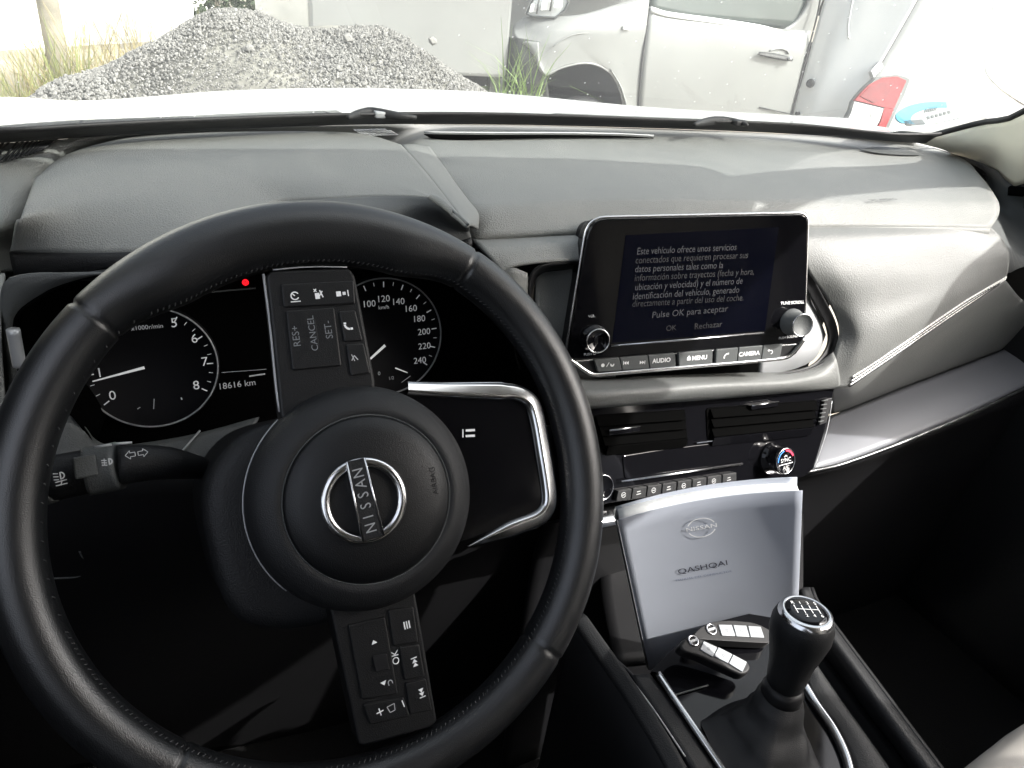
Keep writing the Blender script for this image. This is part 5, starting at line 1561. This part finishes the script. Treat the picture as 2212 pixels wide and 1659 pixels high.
tube("door_seam", [v3(1640, 232, -.078), v3(1716, 248, -.072)], .004, M["rubber"], van, seg=6)
# roof and far side
vx0, vx1 = v3(1100, 60).x, v3(1762, 60).x
box("far_side", ((vx0 + vx1) / 2, vy + 1.6, -.35), (vx1 - vx0, .05, 1.3), vp, van)
box("roof", ((vx0 + vx1) / 2 + .5, vy + .8, .55), (vx1 - vx0 - 1.0, 1.6, .06), vp, van, bev=.02)
box("underbody", ((vx0 + vx1) / 2, vy + .85, -.98), (vx1 - vx0, 1.4, .1), M["void"], van)
box("front_panel", (vx0 + .06, vy + .9, -.45), (.08, 1.3, .8), vp, van, bev=.02)

# ------------------------------------------------------------------ second van, its rear corner towards us
van2 = empty("rear_van", "white van at the far right showing its red and clear tail light", "van")
sy = 3.85
SO = Y(1885, 171, sy)
sn = Vector((-.80, -.58, .12)).normalized()              # its left side
rn = Vector((.10, -.92, .36)).normalized()               # its tail
sP = lambda u, v, d=0.0: PL(u, v, SO + sn * d, sn)
rP = lambda u, v, d=0.0: PL(u, v, SO + rn * d, rn)
cor = [(2002, -40), (1981, 0), (1930, 90), (1885, 168), (1852, 228), (1820, 290), (1795, 340)]
lft = [(1800, -40), (1781, 0), (1758, 80), (1735, 165), (1721, 215), (1709, 268), (1690, 340)]
sd1 = [sP(u, v, .0) for u, v in lft]
sd3 = [sP(u, v, 0) for u, v in cor]
sd2 = [a_.lerp(b_, .35) + sn * .03 for a_, b_ in zip(crm(sd1, 24), crm(sd3, 24))]
sd2b = [a_.lerp(b_, .72) + sn * .005 for a_, b_ in zip(crm(sd1, 24), crm(sd3, 24))]
loft("body_side", [sd1, sd2, sd2b, sd3], M["white"], van2, nu=40, nv=24, solid=.02)  # paler paint than the tail, to make up for the shade here
tube("side_crease", [sP(u, v, .03) for u, v in [(1846, -20), (1838, 20), (1832, 60), (1834, 84)]], .006, M["white"], van2, n=20, seg=8)
rc1 = [rP(u, v, .0) for u, v in cor]
rc2 = [rP(u + 130, v + 14, .05) for u, v in cor]
rc3 = [rP(u + 330, v + 40, .04) for u, v in cor]
rc4 = [rP(u + 640, v + 80, -.08) for u, v in cor]
rd_ = loft("rear_door", [rc1, rc2, rc3, rc4], vp, van2, nu=40, nv=30, solid=.02)  # darker paint than the side, to hold down the sun on the tail
tube("door_gap", [q + rn * .004 for q in rc1], .006, M["rubber"], van2, n=40, seg=6)
tube("panel_crease", [rP(u, v, .05) for u, v in [(2148, -20), (2142, 40), (2128, 110), (2132, 160), (2200, 215), (2260, 240)]], .012, M["white"], rd_, n=40, seg=8)
tube("door_crease", [rP(u, v, .05) for u, v in [(2010, 226), (2060, 240), (2130, 256), (2212, 270)]], .003, M["grey"], rd_, n=20, seg=6)
hq = rP(1892, 150, .03)
hg = box("hinge", (0, 0, 0), (.06, .03, .14), M["silver"], van2, m=frame(hq, rn, (.9, .4, 0)) @ Matrix.Rotation(R(-62), 4, 'Z') @ Matrix.Rotation(R(90), 4, 'X'), bev=.01)
# tail light
tl_o = [(1842, 218), (1856, 200), (1872, 183), (1885, 172), (1905, 165), (1930, 163), (1950, 168), (1959, 174), (1945, 210), (1925, 250), (1908, 288), (1884, 284), (1818, 275), (1832, 246), (1838, 234)]
def lampsheet(name, uv, d, mat, par, th=.02):
    return mod_solid(mesh(name, [tuple(rP(u, v, d)) for u, v in uv], [tuple(range(len(uv)))], mat, par, False), th, 0)
redl = pbr("red_lamp_lens", (.22, .003, .006), .25, var=.15, vscale=14, spec=.2)
redd = pbr("dark_red_lamp_lens", (.14, .005, .007), .25, var=.15, vscale=20, spec=.2)
clr = pbr("clear_lamp_lens", (.25, .255, .25), .12, var=.2, vscale=12, coat=.6)
tlt = lampsheet("tail_light", tl_o, .075, M["grey"], van2, .05)
lampsheet("red_lens", [(1845, 217), (1860, 199), (1876, 183), (1905, 168), (1936, 166), (1955, 175), (1928, 236), (1906, 232)], .105, redl, tlt)
lampsheet("stop_lamp", [(1858, 208), (1880, 186), (1905, 176), (1930, 178), (1918, 214), (1888, 222)], .120, redd, tlt, .006)
lampsheet("red_lens", [(1908, 233), (1928, 237), (1906, 286), (1889, 283), (1900, 262)], .105, redl, tlt)
lampsheet("clear_lens", [(1843, 220), (1906, 235), (1897, 262), (1886, 281), (1821, 273), (1835, 246)], .105, clr, tlt)
lampsheet("reverse_lamp", [(1884, 236), (1904, 240), (1896, 262), (1880, 258)], .118, M["ink"], tlt, .005)
lampsheet("amber_lamp", [(1890, 243), (1901, 246), (1896, 258), (1888, 254)], .122, pbr("amber_lens", (.5, .25, .2), .2, var=.1), tlt, .004)
for u, v, r in [(1751, 180, .030), (1723, 246, .018), (1760, 263, .020)]:
    lathe("rubber_plug", [(r, 0), (r, .012), (r * .7, .018), (0, .018)], M["rubber"], van2, m=frame(sP(u, v, .035), sn, (.6, -.8, 0)), seg=24)
box("body_core", (0, 0, 0), (1.0, 1.0, 1.0), M["void"], van2, m=Matrix.Translation(SO + Vector((1.2, 1.3, -.4))))

# ------------------------------------------------------------------ round sticker on the windscreen
def on_glass(u, v):
    return PL(u, v, Vector((1.10, .775, -.15)), Vector((.25, -.62, .70)).normalized()) * .985
sfr = frame(on_glass(2060, 250), Vector((.25, -.62, .70)) * -1, (1, 0, 0))
s2 = lambda u, v: loc(sfr, u, v).to_2d()
stick = empty("windscreen_sticker", "round blue and white emissions sticker in the lower right windscreen corner", "sticker")
def el_(t_, k=1.0, du=0.0, dv=0.0):
    return s2(2009 + du + k * 76 * math.cos(t_) + 4 * math.sin(t_), 248 + dv + k * 27 * math.sin(t_) - 6 * math.cos(t_))
blue_m = pbr("sticker_blue", (.05, .25, .36), .5, var=.03)
wht_m = pbr("sticker_white", (.5, .52, .51), .5, var=.02)
flat("disc", [[el_(math.tau * i / 48) for i in range(48)]], .0, wht_m, stick, m=sfr)
flat("blue_band", [[el_(R(150) + R(150) * i / 30) for i in range(31)] + [el_(R(300) - R(150) * i / 30, .72, 12, 6) for i in range(31)]], -.0012, blue_m, stick, m=sfr)
flat("barcode", [[s2(1998 + k * 4, 233 - k * .6), s2(2000 + k * 4, 233 - k * .6), s2(1996 + k * 4, 245 - k * .6), s2(1994 + k * 4, 245 - k * .6)] for k in range(7)], -.0012, M["grey"], stick, m=sfr)
flat("print", [[s2(2002 + k * 9, 259 - k * 2.4), s2(2008 + k * 9, 258 - k * 2.4), s2(2006 + k * 9, 251 - k * 2.4), s2(2000 + k * 9, 252 - k * 2.4)] for k in range(6)] + [[s2(2015, 268), s2(2075, 254), s2(2075, 256), s2(2015, 270)]], -.0012, M["grey"], stick, m=sfr)
flat("dark_patch", [[s2(*q) for q in [(1950, 262), (1990, 258), (1999, 269), (1958, 273)]]], -.0012, M["grey"], stick, m=sfr)
# ------------------------------------------------------------------ lettering curves become plain meshes
bpy.context.view_layer.update()
dg = bpy.context.evaluated_depsgraph_get()
for o in [q for q in S.objects if q.type == 'FONT']:
    me = bpy.data.meshes.new_from_object(o.evaluated_get(dg))
    nm, par, mb = o.name, o.parent, o.matrix_basis.copy()
    bpy.data.objects.remove(o)
    n_ = bpy.data.objects.new(nm, me)
    C.objects.link(n_)
    n_.parent = par
    n_.matrix_basis = mb
